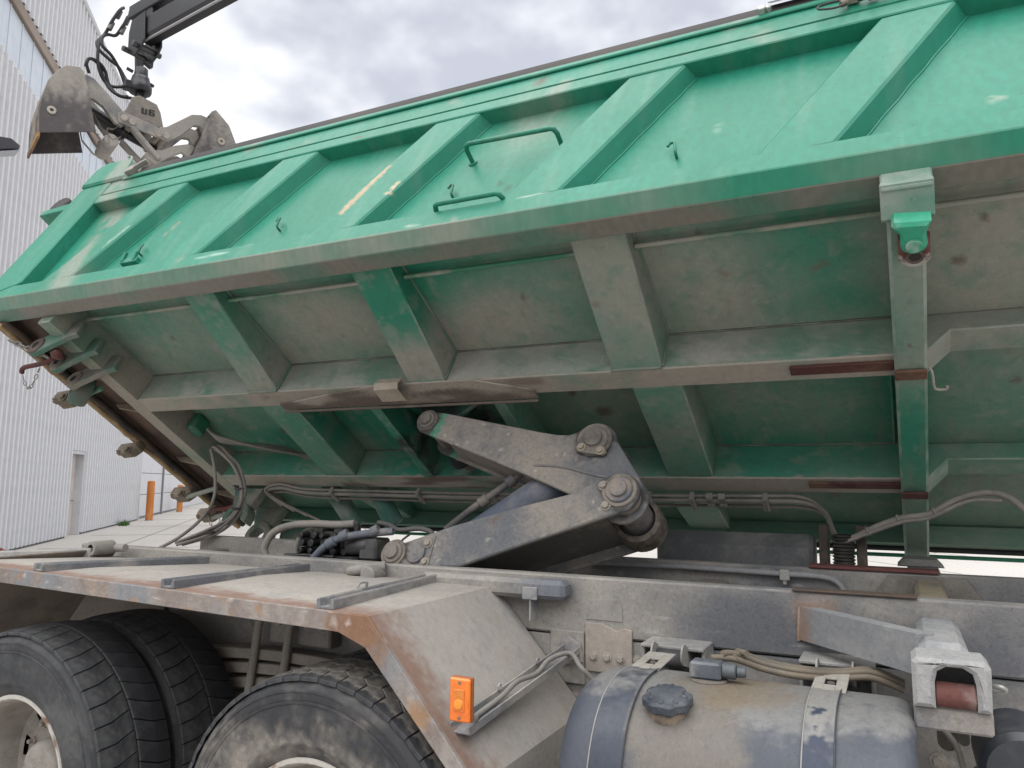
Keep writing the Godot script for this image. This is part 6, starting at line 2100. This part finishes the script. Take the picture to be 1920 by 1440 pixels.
# ---------------------------------------------------------------- crane boom and grapple
func build_crane() -> void:
	var black := mottled(Color(0.014, 0.015, 0.019), Color(0.045, 0.046, 0.052), 0.3, 1.5)
	var boom := thing("crane_boom", "black loader crane boom reaching in over the truck from the front", "crane")
	var tip := Vector3(-7.09, 6.36, -1.96)
	var d := Vector3(1.119, 0.023, 0.118).normalized()
	var s := d.cross(Y).normalized()
	var u := s.cross(d).normalized()
	var g := Geo.new()
	g.prism(V2([[-0.06, -0.13], [0.06, -0.13], [0.08, -0.09], [0.08, 0.10], [0.06, 0.13], [-0.06, 0.13], [-0.08, 0.10], [-0.08, -0.09]]), tip, s, u, d, 0.10, 9.0, 0.006)
	put(boom, "inner_section", g, "black_paint", black, 0.3)
	g = Geo.new()
	g.prism(V2([[-0.13, -0.20], [0.13, -0.20], [0.15, -0.14], [0.15, 0.15], [0.13, 0.19], [-0.13, 0.19], [-0.15, 0.15], [-0.15, -0.14]]), tip, s, u, d, 2.6, 9.2, 0.006)
	put(boom, "outer_section", g, "black_paint", black, 0.3)
	g = Geo.new()
	g.obox(tip + d * 3.2 - u * 0.136 + s * 0.05, d * 3.1, s * 0.012, u * 0.007, 0.002)
	put(boom, "wear_runner", g, "bare_steel", plain(Color(0.5, 0.5, 0.52)), 0.3)
	g = Geo.new()
	g.obox(tip + d * 1.1 + u * 0.31, d * 1.28, s * 0.055, u * 0.075, 0.01)
	put(boom, "hose_tray", g, "black_paint", black, 0.3)
	g = Geo.new()
	g.obox(tip + d * 0.16 + u * 0.20, d * 0.08, s * 0.04, u * 0.06, 0.01)
	put(boom, "tray_foot", g, "black_paint", black, 0.3)
	g = Geo.new()
	g.prism(V2([[-0.02, 0.13], [0.22, 0.16], [0.24, -0.16], [0.18, -0.24], [0.07, -0.30], [-0.06, -0.22], [-0.06, 0.0]]), tip, d, u, s, -0.105, -0.083, 0.005)
	put(boom, "tip_plate", g, "black_paint", black, 0.1)
	g = Geo.new()
	g.prism(V2([[-0.02, 0.13], [0.22, 0.16], [0.24, -0.16], [0.18, -0.24], [0.07, -0.30], [-0.06, -0.22], [-0.06, 0.0]]), tip, d, u, s, 0.083, 0.105, 0.005)
	put(boom, "tip_plate", g, "black_paint", black, 0.1)
	for e in [-0.06, 0.12]:
		g = Geo.new()
		g.cyl(tip + d * e - u * 0.2 - s * 0.16, tip + d * e - u * 0.2 + s * 0.16, 0.03, 14)
		put(boom, "tip_pin", g, "bare_steel", plain(Color(0.10, 0.10, 0.10)), 0.1)

	# the grapple hangs in its own upright frame: x along its opening, z towards the eye
	var gx := Vector3(0.405, 0, -0.914)
	var gd := Vector3(-0.914, 0, -0.405)
	var G := thing("clamshell_grapple", "dirty two-jaw clamshell grapple hanging open from the crane boom", "grapple")
	G.transform = Transform3D(Basis(gx.normalized(), Y, -gd.normalized()), Vector3(-7.587, 5.535, -1.494))
	var muck := func(p: Vector3, _n: Vector3) -> Color:
		var t := 0.36 + 0.35 * nlo.get_noise_3dv(p * 2.2) + 0.35 * nmid.get_noise_3dv(Vector3(p.x * 2.5, p.y * 0.8, p.z)) + 0.25 * nhi.get_noise_3dv(p) + 0.9 * (p.y - 0.05)
		return Color(0.095, 0.085, 0.088).lerp(Color(0.36, 0.33, 0.295), ss(0.0, 0.85, t))
	var pale := func(p: Vector3, _n: Vector3) -> Color:
		var t := 0.72 + 0.45 * nlo.get_noise_3dv(p * 2.2) + 0.4 * nmid.get_noise_3dv(p * 1.5)
		return Color(0.13, 0.13, 0.15).lerp(Color(0.36, 0.335, 0.30), ss(0.2, 0.8, t))
	# jaws: two cheek plates joined by a bent shell, open below
	for side in 2:
		var J := part(G, "jaw")
		var cheek: Array
		var back: Array
		if side == 0:
			cheek = V2([[-0.003, 0.372], [0.119, 0.395], [0.16, 0.36], [0.21, 0.192], [0.318, -0.264], [-0.193, -0.428], [-0.205, -0.20], [-0.197, -0.067], [-0.156, 0.151], [-0.08, 0.29]])
			back = V2([[0.16, 0.36], [0.119, 0.395], [-0.003, 0.372], [-0.08, 0.29], [-0.156, 0.151], [-0.197, -0.067], [-0.205, -0.20], [-0.193, -0.428]])
		else:
			cheek = V2([[1.50, 0.36], [1.539, 0.385], [1.70, 0.247], [1.80, 0.03], [1.86, -0.20], [1.86, -0.46], [1.30, -0.262], [1.405, 0.055]])
			back = V2([[1.50, 0.36], [1.539, 0.385], [1.70, 0.247], [1.80, 0.03], [1.86, -0.20], [1.86, -0.46]])
		for z in [[-0.016, 0.0], [-0.70, -0.684]]:
			g = Geo.new()
			g.prism(cheek, Vector3.ZERO, X, Y, Z, z[0], z[1], 0.003)
			put(J, "cheek_plate", g, "dusty_steel", muck, 0.04)
		g = Geo.new()
		var inner := []
		for i in back.size():
			var p: Vector2 = back[i]
			var cen := Vector2(0.06, -0.05) if side == 0 else Vector2(1.56, -0.05)
			inner.append(p + (cen - p).normalized() * 0.016)
		inner.reverse()
		var ring2 := back.duplicate()
		ring2.append_array(inner)
		g.prism(ring2, Vector3.ZERO, X, Y, Z, -0.683, -0.017, 0.0)
		put(J, "shell", g, "dusty_steel", func(p: Vector3, n: Vector3) -> Color:
			var c: Color = muck.call(p, n)
			return c.lerp(Color(0.40, 0.30, 0.18), 0.5 * ss(-0.1, 0.3, nmid.get_noise_3dv(p * 2.0))), 0.04)
		g = Geo.new()
		var lip: Vector2 = back[back.size() - 1]
		g.box(lip.x - 0.012, lip.x + 0.012, lip.y - 0.05, lip.y + 0.01, -0.70, 0.0, 0.005)
		put(J, "cutting_edge", g, "dusty_steel", mottled(Color(0.34, 0.19, 0.07), Color(0.16, 0.10, 0.07), 0.4, 2.0), 0.05)
		g = Geo.new()
		var nutc := Vector3(-0.10, -0.16, 0.0) if side == 0 else Vector3(1.62, 0.02, 0.0)
		g.lathe(V2([[0.018, 0.0], [0.018, 0.012], [0.04, 0.012], [0.044, 0.006], [0.044, 0.0]]), nutc, Z, 18)
		put(J, "wear_boss", g, "dusty_steel", plain(Color(0.45, 0.41, 0.35)), 0.05)
		# arms from the jaw to the hub, one pair each side
		for z in [-0.12, -0.55]:
			g = Geo.new()
			var o := Vector3(0, 0, z)
			if side == 0:
				g.prism(V2([[0.12, 0.33], [0.20, 0.385], [0.28, 0.36], [0.44, 0.22], [0.60, 0.07], [0.64, -0.02], [0.58, -0.09], [0.51, -0.07], [0.38, 0.08], [0.28, 0.13], [0.19, 0.11], [0.14, 0.18]]), o, X, Y, Z, -0.03, 0.03, 0.006)
				g.prism(V2([[0.24, -0.02], [0.30, -0.02], [0.40, -0.18], [0.50, -0.26], [0.58, -0.20], [0.64, -0.05], [0.58, -0.05], [0.50, -0.14], [0.44, -0.14], [0.47, -0.32], [0.40, -0.30], [0.28, -0.18]]), o, X, Y, Z, -0.028, 0.028, 0.0)
			else:
				g.prism(V2([[0.96, 0.02], [1.04, 0.055], [1.30, 0.285], [1.40, 0.315], [1.50, 0.30], [1.52, 0.22], [1.46, 0.10], [1.40, 0.17], [1.33, 0.16], [1.20, 0.0], [1.10, -0.09], [1.0, -0.10]]), o, X, Y, Z, -0.03, 0.03, 0.006)
				g.prism(V2([[0.86, -0.38], [0.95, -0.42], [1.08, -0.30], [1.22, -0.20], [1.30, -0.24], [1.36, -0.10], [1.28, -0.08], [1.14, -0.14], [1.0, -0.24], [0.92, -0.26]]), o, X, Y, Z, -0.028, 0.028, 0.005)
			put(J, "arm", g, "dusty_steel", pale, 0.04)
		g = Geo.new()
		if side == 0:
			g.cyl(Vector3(0.49, -0.27, -0.56), Vector3(0.49, -0.27, -0.10), 0.075, 18, 0.01)
		else:
			g.cyl(Vector3(0.90, -0.33, -0.56), Vector3(0.90, -0.33, -0.10), 0.06, 18, 0.01)
		put(J, "cross_tube", g, "dusty_steel", pale, 0.05)
	# hub: tapered head plate, link bars and pins
	g = Geo.new()
	g.prism(V2([[0.66, 0.29], [0.74, 0.33], [0.92, 0.285], [0.965, 0.20], [1.01, 0.02], [0.60, 0.02], [0.61, 0.10]]), Vector3.ZERO, X, Y, Z, -0.13, -0.10, 0.006)
	g.prism(V2([[0.66, 0.29], [0.74, 0.33], [0.92, 0.285], [0.965, 0.20], [1.01, 0.02], [0.60, 0.02], [0.61, 0.10]]), Vector3.ZERO, X, Y, Z, -0.58, -0.55, 0.006)
	g.box(0.68, 0.93, 0.10, 0.30, -0.55, -0.13, 0.01)
	put(G, "head_frame", g, "dusty_steel", func(p: Vector3, n: Vector3) -> Color: return (muck.call(p, n) as Color).lerp(Color(0.30, 0.26, 0.22), 0.5), 0.04)
	# plate letters cut in the head
	for q in [[0.775, 0.165, 0.012, 0.05], [0.795, 0.135, 0.03, 0.012], [0.812, 0.165, 0.010, 0.045], [0.85, 0.165, 0.012, 0.05], [0.872, 0.195, 0.028, 0.012], [0.872, 0.168, 0.026, 0.010], [0.872, 0.138, 0.028, 0.012], [0.893, 0.155, 0.010, 0.025]]:
		g = Geo.new()
		g.box(q[0] - q[2], q[0] + q[2], q[1] - q[3] * 0.6, q[1] + q[3] * 0.6, -0.0995, -0.095, 0.001)
		put(G, "letter_stroke", g, "black_paint", plain(Color(0.03, 0.028, 0.027)), 0.1)
	g = Geo.new()
	g.prism(V2([[0.52, 0.03], [0.56, 0.075], [0.66, 0.06], [1.05, -0.02], [1.10, -0.07], [1.06, -0.13], [0.98, -0.12], [0.62, -0.075], [0.54, -0.06]]), Vector3.ZERO, X, Y, Z, -0.088, -0.062, 0.006)
	put(G, "link_bar", g, "dusty_steel", pale, 0.04)
	for q in [[0.59, 0.0], [0.675, -0.02], [0.955, -0.075], [1.03, -0.075]]:
		g = Geo.new()
		g.cyl(Vector3(q[0], q[1], -0.6), Vector3(q[0], q[1], -0.045), 0.036, 16, 0.006)
		put(G, "pin", g, "dusty_steel", mottled(Color(0.42, 0.38, 0.33), Color(0.14, 0.12, 0.11), 0.4, 3.0), 0.05)
	for q in [[Vector3(0.67, -0.06, -0.10), Vector3(0.98, -0.36, -0.10), 0.06], [Vector3(0.62, -0.18, -0.3), Vector3(0.90, -0.42, -0.3), 0.055]]:
		g = Geo.new()
		g.bar(q[0], q[1], 0.05, q[2] * 1.7, Z, 0.012)
		put(G, "guide_link", g, "dusty_steel", pale, 0.05)
	g = Geo.new()
	g.cyl(Vector3(0.24, 0.10, -0.34), Vector3(0.68, -0.06, -0.34), 0.085, 20, 0.01)
	g.cyl(Vector3(0.62, -0.04, -0.34), Vector3(1.0, -0.16, -0.34), 0.05, 16, 0.01)
	put(G, "ram", g, "black_paint", black, 0.08)
	# rotator and hanger
	var rt := part(G, "rotator")
	g = Geo.new()
	g.lathe(V2([[0.0, 0.40], [0.05, 0.40], [0.05, 0.46], [0.115, 0.47], [0.125, 0.49], [0.125, 0.55], [0.11, 0.57], [0.10, 0.62], [0.09, 0.66], [0.075, 0.67], [0.07, 0.76], [0.05, 0.78], [0.0, 0.78]]), Vector3(0.785, 0.0, -0.34), Y, 24)
	put(rt, "motor", g, "black_paint", black, 0.08)
	g = Geo.new()
	g.box(0.61, 0.69, 0.47, 0.57, -0.40, -0.28, 0.012)
	put(rt, "port_block", g, "black_paint", black, 0.08)
	g = Geo.new()
	g.bar(Vector3(0.70, 0.70, -0.34), Vector3(0.63, 0.72, -0.34), 0.03, 0.03, Y)
	g.bar(Vector3(0.87, 0.62, -0.34), Vector3(0.93, 0.60, -0.34), 0.03, 0.03, Y)
	put(rt, "stop_lug", g, "black_paint", black, 0.08)
	g = Geo.new()
	for z in [-0.42, -0.28]:
		g.bar(Vector3(0.80, 0.24, z), Vector3(0.83, 0.44, z), 0.03, 0.06, Z, 0.006)
	put(rt, "fork", g, "black_paint", black, 0.08)
	g = Geo.new()
	g.prism(V2([[0.70, 0.99], [0.72, 0.72], [0.76, 0.70], [0.80, 0.74], [0.80, 0.84], [0.87, 0.80], [0.90, 0.82], [0.91, 1.03], [0.88, 1.08], [0.74, 1.05]]), Vector3(0, 0, -0.34), X, Y, Z, -0.03, 0.03, 0.008)
	put(rt, "hanger", g, "black_paint", black, 0.08)
	# hoses
	for q in [
		[[0.55, 1.42], [0.50, 1.34], [0.44, 1.20], [0.40, 1.08], [0.36, 1.0], [0.31, 0.90], [0.33, 0.80], [0.45, 0.74], [0.55, 0.72], [0.62, 0.62], [0.64, 0.55]],
		[[0.62, 1.40], [0.60, 1.30], [0.55, 1.18], [0.50, 1.08], [0.42, 1.06], [0.36, 0.98], [0.36, 0.86], [0.46, 0.80], [0.56, 0.70], [0.62, 0.56]],
		[[0.34, 0.95], [0.32, 0.80], [0.34, 0.62], [0.42, 0.50], [0.52, 0.47], [0.63, 0.49]],
		[[0.26, 0.52], [0.22, 0.60], [0.26, 0.68], [0.36, 0.66], [0.42, 0.52], [0.48, 0.40], [0.58, 0.34], [0.70, 0.37]],
		[[0.22, 0.58], [0.24, 0.66], [0.33, 0.67], [0.42, 0.62], [0.47, 0.48], [0.56, 0.36], [0.66, 0.36]]]:
		var pts := []
		for i in q.size():
			pts.append(Vector3(q[i][0], q[i][1], -0.33 + 0.05 * sin(i * 1.3)))
		g = Geo.new()
		g.tube(spline(pts), 0.018, 8)
		put(G, "hose", g, "hose_rubber", plain(Color(0.03, 0.03, 0.032)), 0.1)
	for q in [[0.52, 1.37], [0.61, 1.33], [0.45, 1.2], [0.57, 1.2]]:
		g = Geo.new()
		g.cyl(Vector3(q[0], q[1], -0.33), Vector3(q[0] - 0.03, q[1] - 0.10, -0.33), 0.028, 10)
		put(G, "hose_fitting", g, "bare_steel", plain(Color(0.16, 0.15, 0.14)), 0.1)
